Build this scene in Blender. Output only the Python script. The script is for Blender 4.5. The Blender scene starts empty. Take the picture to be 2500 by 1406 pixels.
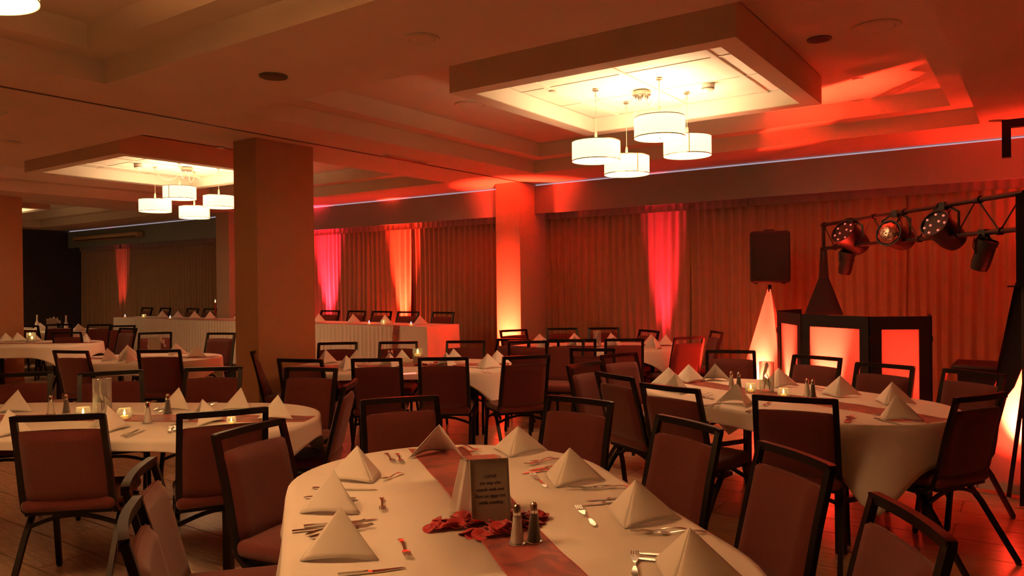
import bpy, math, random
from mathutils import Vector, Matrix
from math import sin, cos, pi, radians, sqrt, atan2
S=bpy.context.scene; COL=S.collection
random.seed(7)
# ---------------------------------------------------------------- camera
cd=bpy.data.cameras.new('camera'); cam=bpy.data.objects.new('camera',cd); COL.objects.link(cam)
FPX,YAW,PIT,ROL=1861.8,0.6081,0.0051,-0.0114
Fv=Vector((-sin(YAW)*cos(PIT),cos(YAW)*cos(PIT),-sin(PIT))); Rv=Vector((cos(YAW),sin(YAW),0)); Uv=Rv.cross(Fv)
Rr=Rv*cos(ROL)+Uv*sin(ROL); Ur=-Rv*sin(ROL)+Uv*cos(ROL)
M=Matrix((( Rr.x,Ur.x,-Fv.x,0),(Rr.y,Ur.y,-Fv.y,0),(Rr.z,Ur.z,-Fv.z,1.55),(0,0,0,1)))
cam.matrix_world=M; cd.sensor_width=36; cd.lens=FPX*36/2500; cd.clip_start=.05; cd.clip_end=100
S.camera=cam
S.view_settings.view_transform='Standard'; S.view_settings.look='None'; S.view_settings.gamma=1; S.view_settings.exposure=0
S.view_settings.use_curve_mapping=False
# ---------------------------------------------------------------- world
W=bpy.data.worlds.new('world'); S.world=W; W.use_nodes=True
W.node_tree.nodes['Background'].inputs[0].default_value=(.9,.4,.2,1); W.node_tree.nodes['Background'].inputs[1].default_value=.0
# ---------------------------------------------------------------- light levels
WARM=(1.0,.80,.52)
WARMB=(1.0,.45,.16)
RED=(1.0,.030,.012)
P_CH=11      # one pendant lamp
P_CH2=10
P_B=72
UP=1500
SPILL=.16
def light(name,kind,loc,power,color,size=.1,rot=None,spot=None,blend=.5,sizey=None):
    l=bpy.data.lights.new(name,kind); l.energy=power; l.color=color
    if kind in('POINT','SPOT'): l.shadow_soft_size=size
    if kind=='SPOT': l.spot_size=spot; l.spot_blend=blend
    if kind=='AREA':
        l.size=size
        if sizey: l.shape='RECTANGLE'; l.size_y=sizey
    o=bpy.data.objects.new(name,l); COL.objects.link(o); o.location=loc
    if rot is not None: o.rotation_euler=rot
    return o
def aim(o,target):
    o.rotation_euler=(Vector(target)-o.location).to_track_quat('-Z','Y').to_euler()
# dim downlights of the unseen half of the room behind the camera

# ---------------------------------------------------------------- materials
def mat(name,color,rough=.6,metal=0,noise=0,nscale=20,bump=0,bscale=200,emit=None,estr=0,spec=.5,trans=0,alpha=1,stretch=None,coat=0,sheen=0,ior=1.45):
    m=bpy.data.materials.new(name); m.use_nodes=True; nt=m.node_tree; b=nt.nodes['Principled BSDF']
    b.inputs['Base Color'].default_value=(*color,1); b.inputs['Roughness'].default_value=rough; b.inputs['Metallic'].default_value=metal
    b.inputs['Specular IOR Level'].default_value=spec; b.inputs['Transmission Weight'].default_value=trans; b.inputs['Alpha'].default_value=alpha
    b.inputs['Coat Weight'].default_value=coat; b.inputs['Sheen Weight'].default_value=sheen; b.inputs['IOR'].default_value=ior
    if emit: b.inputs['Emission Color'].default_value=(*emit,1); b.inputs['Emission Strength'].default_value=estr
    tc=nt.nodes.new('ShaderNodeTexCoord'); mp=nt.nodes.new('ShaderNodeMapping'); nt.links.new(tc.outputs['Object'],mp.inputs[0])
    if stretch: mp.inputs['Scale'].default_value=stretch
    n=nt.nodes.new('ShaderNodeTexNoise'); n.inputs['Scale'].default_value=nscale; n.inputs['Detail'].default_value=4; nt.links.new(mp.outputs[0],n.inputs[0])
    if noise:
        r=nt.nodes.new('ShaderNodeValToRGB'); c=color
        r.color_ramp.elements[0].position=.3; r.color_ramp.elements[1].position=.7
        r.color_ramp.elements[0].color=(*[x*(1-noise) for x in c],1); r.color_ramp.elements[1].color=(*[min(1,x*(1+noise)) for x in c],1)
        nt.links.new(n.outputs[0],r.inputs[0]); nt.links.new(r.outputs[0],b.inputs['Base Color'])
    if bump:
        n2=nt.nodes.new('ShaderNodeTexNoise'); n2.inputs['Scale'].default_value=bscale; n2.inputs['Detail'].default_value=3; nt.links.new(mp.outputs[0],n2.inputs[0])
        bp=nt.nodes.new('ShaderNodeBump'); bp.inputs['Strength'].default_value=bump; bp.inputs['Distance'].default_value=.01
        nt.links.new(n2.outputs[0],bp.inputs['Height']); nt.links.new(bp.outputs[0],b.inputs['Normal'])
    return m
def translucent(name,color,tcol,fac=.5,rough=.7,alpha=1,bump=0):
    m=bpy.data.materials.new(name); m.use_nodes=True; nt=m.node_tree; b=nt.nodes['Principled BSDF']; o=nt.nodes['Material Output']
    b.inputs['Base Color'].default_value=(*color,1); b.inputs['Roughness'].default_value=rough
    t=nt.nodes.new('ShaderNodeBsdfTranslucent'); t.inputs[0].default_value=(*tcol,1)
    n=nt.nodes.new('ShaderNodeTexNoise'); n.inputs['Scale'].default_value=60; tc=nt.nodes.new('ShaderNodeTexCoord'); nt.links.new(tc.outputs['Object'],n.inputs[0])
    bp=nt.nodes.new('ShaderNodeBump'); bp.inputs['Strength'].default_value=.1+bump; bp.inputs['Distance'].default_value=.01; nt.links.new(n.outputs[0],bp.inputs['Height']); nt.links.new(bp.outputs[0],b.inputs['Normal'])
    x=nt.nodes.new('ShaderNodeMixShader'); x.inputs[0].default_value=fac
    nt.links.new(b.outputs[0],x.inputs[1]); nt.links.new(t.outputs[0],x.inputs[2])
    last=x
    if alpha<1:
        tr=nt.nodes.new('ShaderNodeBsdfTransparent'); y=nt.nodes.new('ShaderNodeMixShader'); y.inputs[0].default_value=1-alpha
        nt.links.new(x.outputs[0],y.inputs[1]); nt.links.new(tr.outputs[0],y.inputs[2]); last=y
    nt.links.new(last.outputs[0],o.inputs[0]); return m
def emis(name,color,s):
    m=bpy.data.materials.new(name); m.use_nodes=True; nt=m.node_tree; b=nt.nodes['Principled BSDF']
    b.inputs['Base Color'].default_value=(.6,.55,.45,1); b.inputs['Emission Color'].default_value=(*color,1); b.inputs['Emission Strength'].default_value=s
    n=nt.nodes.new('ShaderNodeTexNoise'); n.inputs['Scale'].default_value=150; bp=nt.nodes.new('ShaderNodeBump'); bp.inputs['Strength'].default_value=.1
    nt.links.new(n.outputs[0],bp.inputs['Height']); nt.links.new(bp.outputs[0],b.inputs['Normal'])
    return m
def clearglass(name,tint=(1,1,1),amt=.85):
    m=bpy.data.materials.new(name); m.use_nodes=True; nt=m.node_tree; o=nt.nodes['Material Output']; b=nt.nodes['Principled BSDF']
    b.inputs['Base Color'].default_value=(*[.5*x for x in tint],1); b.inputs['Roughness'].default_value=.03; b.inputs['Specular IOR Level'].default_value=1
    tr=nt.nodes.new('ShaderNodeBsdfTransparent'); tr.inputs[0].default_value=(*tint,1)
    lw=nt.nodes.new('ShaderNodeLayerWeight'); lw.inputs[0].default_value=.35
    mr=nt.nodes.new('ShaderNodeMapRange'); mr.inputs['To Min'].default_value=amt; mr.inputs['To Max'].default_value=.15
    nt.links.new(lw.outputs['Facing'],mr.inputs[0])
    x=nt.nodes.new('ShaderNodeMixShader'); nt.links.new(mr.outputs[0],x.inputs[0]); nt.links.new(b.outputs[0],x.inputs[1]); nt.links.new(tr.outputs[0],x.inputs[2]); nt.links.new(x.outputs[0],o.inputs[0]); return m
MT={}
MT['paint']=mat('ceiling_paint',(.62,.49,.38),.75,noise=.03,nscale=3,bump=.05,bscale=150)
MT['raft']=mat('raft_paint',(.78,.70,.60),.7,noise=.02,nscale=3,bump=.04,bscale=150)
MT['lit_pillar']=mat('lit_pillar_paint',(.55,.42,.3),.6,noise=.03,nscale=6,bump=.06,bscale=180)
MT['wallp']=mat('wall_paint',(.38,.25,.15),.7,noise=.04,nscale=4,bump=.06,bscale=120)
MT['darkwall']=mat('dark_wall',(.035,.03,.035),.6,noise=.1,nscale=5)
MT['pelmet']=mat('pelmet_laminate',(.25,.29,.28),.38,noise=.04,nscale=3,bump=.02,bscale=40)
MT['pillar']=mat('pillar_paint',(.38,.20,.10),.6,noise=.04,nscale=6,bump=.08,bscale=180)
MT['floor']=mat('floor_boards',(.50,.35,.24),.22,noise=.22,nscale=6,bump=.05,bscale=60,stretch=(1,9,1),spec=.6)
MT['joint']=mat('floor_joint',(.05,.035,.03),.7,noise=.1)
MT['curtain']=mat('curtain_fabric',(.33,.20,.115),.85,noise=.06,nscale=8,bump=.12,bscale=400,sheen=.2)
MT['cloth']=mat('tablecloth_linen',(.80,.77,.72),.8,noise=.02,nscale=5,bump=.08,bscale=350)
MT['napkin']=mat('napkin_linen',(.82,.79,.74),.85,noise=.02,nscale=9,bump=.10,bscale=500)
MT['pad']=mat('chair_fabric',(.105,.013,.011),.85,noise=.22,nscale=45,bump=.25,bscale=260,stretch=(6,6,.35),sheen=.25)
MT['frame']=mat('chair_metal',(.012,.010,.009),.32,metal=.6,noise=.1,nscale=30)
MT['foot']=mat('chair_glide',(.02,.02,.02),.6)
MT['steel']=mat('cutlery_steel',(.62,.60,.57),.18,metal=1,noise=.05,nscale=40)
MT['wood']=mat('table_wood',(.10,.055,.03),.5,noise=.2,nscale=12,stretch=(1,6,1))
MT['black']=mat('black_plastic',(.012,.011,.012),.5,noise=.2,nscale=60,bump=.1,bscale=300)
MT['grille']=mat('speaker_grille',(.016,.014,.015),.55,metal=.3,bump=.5,bscale=500)
MT['bcloth']=mat('black_stretch_fabric',(.010,.008,.010),.9,noise=.1,nscale=30)
MT['wcloth']=translucent('white_stretch_fabric',(.75,.72,.68),(.85,.8,.75),.5)
MT['scr']=translucent('booth_screen_fabric',(.5,.48,.45),(.85,.8,.78),.65)
MT['shade']=None
MT['organza']=None
MT['petal']=mat('rose_petal',(.42,.012,.022),.55,noise=.25,nscale=30,sheen=.3)
MT['pewter']=mat('frame_pewter',(.36,.34,.31),.35,metal=.8,noise=.1,nscale=40)
MT['card']=mat('printed_card',(.34,.30,.25),.7,noise=.05,nscale=8)  # darkened tone holds the shade of a card turned from the light
MT['ink']=mat('ink',(.035,.03,.03),.6)
MT['tulle']=translucent('tulle',(.85,.82,.78),(.8,.78,.75),.35,alpha=.6,bump=.4)
MT['glass']=clearglass('clear_glass')
MT['amber']=clearglass('amber_glass',(1,.8,.35),.5)
MT['salt']=mat('salt_fill',(.80,.76,.70),.8,bump=.2,bscale=600)
MT['pepper']=mat('pepper_fill',(.05,.04,.03),.8,noise=.5,nscale=300)
MT['chrome']=mat('chrome',(.7,.68,.66),.12,metal=1)
MT['wax']=mat('candle_wax',(.75,.55,.22),.5,emit=(1,.5,.1),estr=.5)
MT['redwax']=mat('red_candle_wax',(.35,.01,.015),.45)
MT['flame']=emis('flame',(1,.62,.14),9)
MT['ledb']=emis('blue_led',(.35,.42,1),9)
MT['ledred']=emis('red_tip',(1,.12,.08),3)
MT['ribbon']=mat('ivory_ribbon',(.75,.70,.60),.5,noise=.05,bump=.1,bscale=80)
MT['acw']=mat('ac_enamel',(.55,.38,.22),.5,noise=.03)
MT['ring']=mat('fitting_white',(.62,.57,.5),.5,noise=.03)
MT['rim']=mat('downlight_dark',(.10,.07,.05),.4,noise=.1)
MT['nickel']=mat('brushed_nickel',(.45,.42,.38),.3,metal=1,noise=.05)
MT['cord']=mat('cord_white',(.65,.6,.52),.6)
MT['diff']=emis('lamp_diffuser',(1,.52,.22),13.0)
MT['cove']=emis('cove_led',(.70,.64,.85),.5)
MT['led']=mat('lamp_lens',(.9,.55,.5),.15,metal=.3,spec=1,emit=(1,.25,.2),estr=.35)
MT['mirror']=mat('faceted_lens',(.6,.4,.35),.12,metal=.9,noise=.3,nscale=40,bump=.8,bscale=30)
def mk_shade():
    m=bpy.data.materials.new('shade_fabric'); m.use_nodes=True; nt=m.node_tree; b=nt.nodes['Principled BSDF']
    b.inputs['Base Color'].default_value=(.75,.68,.55,1); b.inputs['Roughness'].default_value=.8
    n=nt.nodes.new('ShaderNodeTexNoise'); n.inputs['Scale'].default_value=300; tc=nt.nodes.new('ShaderNodeTexCoord'); nt.links.new(tc.outputs['Object'],n.inputs[0])
    r=nt.nodes.new('ShaderNodeMapRange'); r.inputs['To Min'].default_value=2.6; r.inputs['To Max'].default_value=3.4; nt.links.new(n.outputs[0],r.inputs[0])
    b.inputs['Emission Color'].default_value=(1.0,.62,.25,1); nt.links.new(r.outputs[0],b.inputs['Emission Strength']); return m
MT['shade']=mk_shade()
def mk_org():
    m=bpy.data.materials.new('organza'); m.use_nodes=True; nt=m.node_tree; o=nt.nodes['Material Output']; b=nt.nodes['Principled BSDF']
    tc=nt.nodes.new('ShaderNodeTexCoord'); w=nt.nodes.new('ShaderNodeTexNoise'); w.inputs['Scale'].default_value=7; w.inputs['Distortion'].default_value=1.2; nt.links.new(tc.outputs['Object'],w.inputs[0])
    r=nt.nodes.new('ShaderNodeValToRGB'); r.color_ramp.elements[0].position=.44; r.color_ramp.elements[0].color=(.17,.008,.008,1); r.color_ramp.elements[1].position=.56; r.color_ramp.elements[1].color=(.42,.05,.04,1)  # dark and pale streaks paint the shading of wrinkles into the colour
    nt.links.new(w.outputs[0],r.inputs[0]); nt.links.new(r.outputs[0],b.inputs['Base Color']); b.inputs['Roughness'].default_value=.4; b.inputs['Sheen Weight'].default_value=.4
    tr=nt.nodes.new('ShaderNodeBsdfTransparent'); tr.inputs[0].default_value=(1,.6,.55,1); x=nt.nodes.new('ShaderNodeMixShader'); x.inputs[0].default_value=.36
    nt.links.new(b.outputs[0],x.inputs[1]); nt.links.new(tr.outputs[0],x.inputs[2]); nt.links.new(x.outputs[0],o.inputs[0]); return m
MT['organza']=mk_org()
# ---------------------------------------------------------------- mesh builder
class MB:
    def __init__(s): s.v=[]; s.f=[]; s.sm=[]
    def add(s,vs,fs,smooth=False):
        n=len(s.v); s.v+=[tuple(v) for v in vs]; s.f+=[[i+n for i in f] for f in fs]; s.sm+=[smooth]*len(fs); return s
    def box(s,a,b,M=None):
        x0,y0,z0=a;x1,y1,z1=b
        vs=[Vector(p) for p in((x0,y0,z0),(x1,y0,z0),(x1,y1,z0),(x0,y1,z0),(x0,y0,z1),(x1,y0,z1),(x1,y1,z1),(x0,y1,z1))]
        if M: vs=[M@v for v in vs]
        return s.add(vs,[(0,3,2,1),(4,5,6,7),(0,1,5,4),(1,2,6,5),(2,3,7,6),(3,0,4,7)])
    def bbox(s,a,b,r=.01,seg=3,M=None,taper=None):
        # rounded box: superellipse cross sections
        x0,y0,z0=a;x1,y1,z1=b; cx,cy=(x0+x1)/2,(y0+y1)/2; hx,hy=(x1-x0)/2,(y1-y0)/2
        rings=[]; zz=[]
        for k in range(seg+1): 
            t=k/seg*pi/2; zz.append((z0+r*(1-sin(t)) , r*(1-cos(t))))
        prof=[(z0+r-r*sin(pi/2-k/seg*pi/2), r-r*cos(pi/2-k/seg*pi/2)) for k in range(seg+1)]
        prof+= [(z1-(p[0]-z0),p[1]) for p in reversed(prof)]
        vs=[];fs=[]
        for (z,ins) in prof:
            tp=1 if not taper else 1+(taper-1)*(z-z0)/(z1-z0)
            for (sx,sy,a0) in((1,1,0),(-1,1,pi/2),(-1,-1,pi),(1,-1,3*pi/2)):
                for k in range(seg+1):
                    t=a0+k/seg*pi/2
                    vs.append(Vector((cx+(sx*(hx-r)+(r-ins)*cos(t))*tp, cy+sy*(hy-r)+(r-ins)*sin(t), z)))
        n=4*(seg+1)
        for i in range(len(prof)-1):
            for j in range(n): fs.append((i*n+j,i*n+(j+1)%n,(i+1)*n+(j+1)%n,(i+1)*n+j))
        fs.append(tuple(range(n-1,-1,-1))); fs.append(tuple((len(prof)-1)*n+j for j in range(n)))
        if M: vs=[M@v for v in vs]
        return s.add(vs,fs,True)
    def bar(s,p,q,w,h=None,up=(0,0,1)):
        p=Vector(p);q=Vector(q);d=(q-p).normalized();h=h or w
        u=Vector(up); 
        if abs(d.dot(u))>.95:u=Vector((0,1,0))
        x=d.cross(u).normalized();y=x.cross(d)
        vs=[]
        for c in(p,q):
            for a,b in((-1,-1),(1,-1),(1,1),(-1,1)): vs.append(c+x*a*w/2+y*b*h/2)
        return s.add(vs,[(0,3,2,1),(4,5,6,7),(0,1,5,4),(1,2,6,5),(2,3,7,6),(3,0,4,7)])
    def tube(s,pts,r,n=8,cap=True):
        pts=[Vector(p) for p in pts]; rs=r if isinstance(r,(list,tuple)) else [r]*len(pts)
        vs=[];fs=[]; prev=None
        for i,p in enumerate(pts):
            d=(pts[min(i+1,len(pts)-1)]-pts[max(i-1,0)]).normalized()
            if prev is None:
                u=Vector((0,0,1)) if abs(d.z)<.9 else Vector((1,0,0))
                x=d.cross(u).normalized()
            else: x=(prev-d*prev.dot(d)).normalized()
            prev=x; y=d.cross(x)
            for k in range(n): vs.append(p+(x*cos(2*pi*k/n)+y*sin(2*pi*k/n))*rs[i])
        for i in range(len(pts)-1):
            for k in range(n): fs.append((i*n+k,i*n+(k+1)%n,(i+1)*n+(k+1)%n,(i+1)*n+k))
        if cap: fs.append(tuple(range(n-1,-1,-1))); fs.append(tuple((len(pts)-1)*n+k for k in range(n)))
        return s.add(vs,fs,True)
    def sqtube(s,pts,w,h,up=(0,0,1)):
        # swept rectangle, mitred
        pts=[Vector(p) for p in pts]; vs=[];fs=[]
        for i,p in enumerate(pts):
            d=(pts[min(i+1,len(pts)-1)]-pts[max(i-1,0)]).normalized(); u=Vector(up)
            x=d.cross(u)
            if x.length<.1: x=d.cross(Vector((0,1,0)))
            x.normalize(); y=x.cross(d)
            for a,b in((-1,-1),(1,-1),(1,1),(-1,1)): vs.append(p+x*a*w/2+y*b*h/2)
        for i in range(len(pts)-1):
            for k in range(4): fs.append((i*4+k,i*4+(k+1)%4,(i+1)*4+(k+1)%4,(i+1)*4+k))
        fs.append((3,2,1,0)); m=(len(pts)-1)*4; fs.append((m,m+1,m+2,m+3))
        return s.add(vs,fs)
    def lathe(s,prof,c=(0,0,0),n=20,M=None,cap=True):
        vs=[];fs=[]
        for r,z in prof:
            for k in range(n): vs.append(Vector((c[0]+r*cos(2*pi*k/n),c[1]+r*sin(2*pi*k/n),c[2]+z)))
        for i in range(len(prof)-1):
            for k in range(n): fs.append((i*n+k,i*n+(k+1)%n,(i+1)*n+(k+1)%n,(i+1)*n+k))
        if cap:
            fs.append(tuple(range(n-1,-1,-1))); m=(len(prof)-1)*n; fs.append(tuple(m+k for k in range(n)))
        if M: vs=[M@v for v in vs]
        return s.add(vs,fs,True)
    def grid(s,fn,nu,nv,smooth=True):
        vs=[fn(i/nu,j/nv) for i in range(nu+1) for j in range(nv+1)]
        fs=[(i*(nv+1)+j,(i+1)*(nv+1)+j,(i+1)*(nv+1)+j+1,i*(nv+1)+j+1) for i in range(nu) for j in range(nv)]
        return s.add(vs,fs,smooth)
    def mesh(s,name,m):
        me=bpy.data.meshes.new(name); me.from_pydata(s.v,[],s.f); me.polygons.foreach_set('use_smooth',s.sm); 
        if m: me.materials.append(MT[m] if isinstance(m,str) else m)
        me.update(); return me
    def obj(s,name,m,parent=None,loc=None,rot=None,solid=0,auto=True):
        me=s.mesh(name,m); o=bpy.data.objects.new(name,me); COL.objects.link(o)
        if auto: 
            try: me.set_sharp_from_angle(angle=radians(40))
            except Exception: pass
        if parent: o.parent=parent
        if loc is not None:o.location=loc
        if rot is not None:o.rotation_euler=rot
        if solid:
            md=o.modifiers.new('thick','SOLIDIFY'); md.thickness=solid; md.offset=0
        return o
def thing(name,label,cat,loc=(0,0,0),rz=0,group=None):
    o=bpy.data.objects.new(name,None); COL.objects.link(o); o.location=loc; o.rotation_euler=(0,0,rz)
    o['label']=label;o['category']=cat
    if group:o['group']=group
    return o
def tag(o,label,cat,group=None,kind=None):
    o['label']=label;o['category']=cat
    if group:o['group']=group
    if kind:o['kind']=kind
    return o
def struct(o): o['kind']='structure'; return o
def dup(root,loc=None,rz=None,label=None,group=None):
    r=root.copy(); COL.objects.link(r)
    if loc is not None:r.location=loc
    if rz is not None:r.rotation_euler=(0,0,rz)
    if label:r['label']=label
    if group:r['group']=group
    for ch in root.children:
        c=ch.copy();COL.objects.link(c);c.parent=r
        for g in ch.children:
            d=g.copy();COL.objects.link(d);d.parent=c
    return r
# ---------------------------------------------------------------- measured positions (metres)
TABLES={'T1': (-1.57, 2.06, 1.17, 0.64, -39.7), 'T2': (-4.71, 2.345, 1.35, 0.62, 30), 'T3': (-1.43, 5.28, 1.1, 0.65, -27), 'T4': (-5.16, 5.49, 1.08, 0.65, 35), 'T5': (-4.6, 8.33, 1.05, 0.63, 33), 'T6': (-8.3, 4.68, 0.82, 0.62, 35), 'T7': (-12.15, 5.1, 1.0, 0.62, 35), 'T8': (-15.7, 6.95, 1.0, 0.62, 20), 'T9': (-18.0, 6.7, 0.9, 0.6, 35)}
CHAIRS=[('c1', 'T1', -2.667, 2.916, -125.5), ('c2', 'T1', -2.078, 3.265, -184.9), ('c3', 'T1', -1.444, 2.962, -208.2), ('c4', 'T1', -0.939, 2.612, -220.2), ('c5', 'T1', -0.549, 2.087, -237.2), ('c6', 'T1', -2.608, 2.173, -79.3), ('c7', 'T1', -2.332, 1.63, -40.8), ('c8', 'T1', -1.884, 1.362, -33.5), ('d1', 'T2', -4.202, 2.017, 44.5), ('d2', 'T2', -3.657, 2.466, 60.5), ('d3', 'T2', -5.987, 2.382, -122.8), ('d4', 'T2', -5.449, 2.826, -116.0), ('d5', 'T2', -5.081, 3.288, -140.0), ('d6', 'T6', -7.479, 4.498, 37.1), ('d7', 'T6', -9.982, 5.73, -127.5), ('d8', 'T6', -9.103, 5.999, -157.6), ('d9', 'T4', -6.106, 4.924, -60.3), ('d10', 'T4', -5.32, 4.594, 19.6), ('d11', 'T2', -4.468, 3.607, -158.9), ('d12', 'T2', -3.907, 3.249, -233.4), ('e1', 'T4', -4.846, 4.907, 37.5), ('e2', 'T4', -4.38, 5.26, 33.8), ('e3', 'T4', -3.91, 5.656, 53.3), ('e4', 'T4', -6.184, 5.556, -140.5), ('e5', 'T4', -5.672, 5.932, -146.5), ('e6', 'T4', -5.068, 6.361, -146.5), ('e7', 'T4', -4.874, 6.752, -175.8), ('e8', 'T5', -4.771, 7.171, 31.6), ('f1', 'T5', -5.632, 8.391, -113.1), ('f2', 'T5', -5.329, 8.848, -147.0), ('f3', 'T5', -4.85, 9.164, -147.0), ('f4', 'T5', -4.36, 8.9, -209.9), ('f5', 'T5', -4.415, 7.615, 31.9), ('f6', 'T5', -3.972, 7.898, 31.9), ('f7', 'T5', -3.557, 8.396, 60.9), ('f8', 'T5', -3.583, 9.091, -231.3), ('g2', 'T3', -2.758, 5.898, -108.8), ('g3', 'T3', -2.255, 4.903, -27.5), ('g4', 'T3', -1.767, 4.566, -13.8), ('g5', 'T3', -1.129, 4.492, 7.0), ('g6', 'T3', -2.206, 6.478, -158.8), ('g7', 'T3', -1.614, 6.26, -197.5), ('g8', 'T3', -1.048, 5.864, -197.3), ('g9', 'T3', -0.546, 5.693, -212.0), ('g10', 'T3', -0.538, 4.914, 61.1), ('h1', 'T7', -13.314, 6.549, -145.0), ('h2', 'T7', -12.532, 6.531, -145.0), ('h3', 'T7', -11.729, 6.062, -174.6), ('h4', 'T7', -14.103, 6.32, -131.2), ('h5', 'T7', -11.787, 5.621, 35.0), ('h6', 'T8', -14.596, 6.217, 40.9), ('h7', 'T6', -8.155, 4.046, 19.7), ('g1', 'T3', -2.62, 5.12, -100.0), ('g0', 'T5', -3.62, 6.66, 20.0), ('e9', 'T4', -4.25, 6.95, -165.0)]
NAPKINS=[('T1', -1.55, 2.61, -84, 0.13), ('T1', -1.11, 2.31, -84, 0.128), ('T1', -2.02, 2.93, -71, 0.12), ('T1', -0.78, 1.95, -90, 0.122), ('T1', -2.3, 2.19, -17, 0.13), ('T1', -2.06, 1.845, -114, 0.135), ('T1', -1.7, 1.545, -110, 0.135), ('T1', -2.27, 2.66, 120, 0.145), ('T3', -2.35, 5.447, -60, 0.135), ('T3', -2.293, 5.723, -75, 0.135), ('T3', -2.137, 5.865, 120, 0.135), ('T3', -2.151, 5.119, 60, 0.135), ('T3', -1.603, 4.802, 60, 0.135), ('T3', -1.618, 5.802, -85, 0.135), ('T3', -1.14, 5.527, -85, 0.135), ('T3', -0.786, 5.344, -100, 0.135), ('T3', -0.679, 4.758, -120, 0.135), ('T2', -5.456, 2.221, -100, 0.135), ('T2', -4.625, 1.831, 60, 0.135), ('T2', -4.269, 2.184, 80, 0.135), ('T2', -4.623, 2.832, -120, 0.135), ('T2', -4.251, 3.035, -120, 0.135), ('T2', -3.764, 2.943, -120, 0.135), ('T2', -4.012, 2.602, 70, 0.135), ('T4', -6.028, 5.307, 60, 0.135), ('T4', -5.357, 4.963, 60, 0.135), ('T4', -5.74, 5.468, -120, 0.135), ('T4', -5.327, 5.693, -100, 0.135), ('T4', -4.913, 6.009, -100, 0.135), ('T4', -4.706, 5.643, 70, 0.135), ('T4', -4.288, 5.739, -70, 0.135), ('T4', -4.397, 6.055, -70, 0.135), ('T4', -5.14, 5.322, 70, 0.135), ('T5', -5.381, 8.349, -60, 0.135), ('T5', -4.923, 7.747, 60, 0.135), ('T5', -5.034, 8.644, -70, 0.135), ('T5', -4.742, 8.17, 60, 0.135), ('T5', -4.619, 8.88, -100, 0.135), ('T5', -4.29, 8.333, 70, 0.135), ('T5', -4.023, 8.812, -80, 0.135), ('T5', -3.79, 8.358, 60, 0.135), ('T5', -3.855, 8.868, -120, 0.135), ('T6', -8.41, 4.312, 60, 0.135), ('T6', -7.985, 4.303, 80, 0.135), ('T6', -8.65, 4.66, -60, 0.135), ('T6', -8.368, 5.094, -60, 0.135), ('T6', -7.854, 5.029, -100, 0.135), ('T7', -12.905, 5.09, -60, 0.135), ('T7', -12.636, 5.358, 60, 0.135), ('T7', -12.816, 5.22, -60, 0.135), ('HT', -7.55, 8.45, -90, 0.14), ('HT', -8.25, 8.45, -90, 0.14), ('HT', -8.95, 8.45, -90, 0.14), ('HT', -9.75, 8.45, -90, 0.14), ('HT', -11.9, 8.45, -90, 0.14), ('HT', -12.75, 8.45, -90, 0.14), ('HT', -13.25, 8.45, -90, 0.14), ('HT', -13.8, 8.45, -90, 0.14), ('HT', -14.35, 8.45, -90, 0.14), ('T7', -11.5, 5.6, -120, 0.135), ('T8', -15.0, 7.15, -60, 0.13), ('T8', -15.6, 6.7, -60, 0.13), ('T8', -16.2, 7.0, -60, 0.13), ('T9', -17.6, 7.0, -60, 0.13), ('T9', -18.1, 6.5, -60, 0.13), ('T9', -18.4, 6.8, -60, 0.13)]
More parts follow.
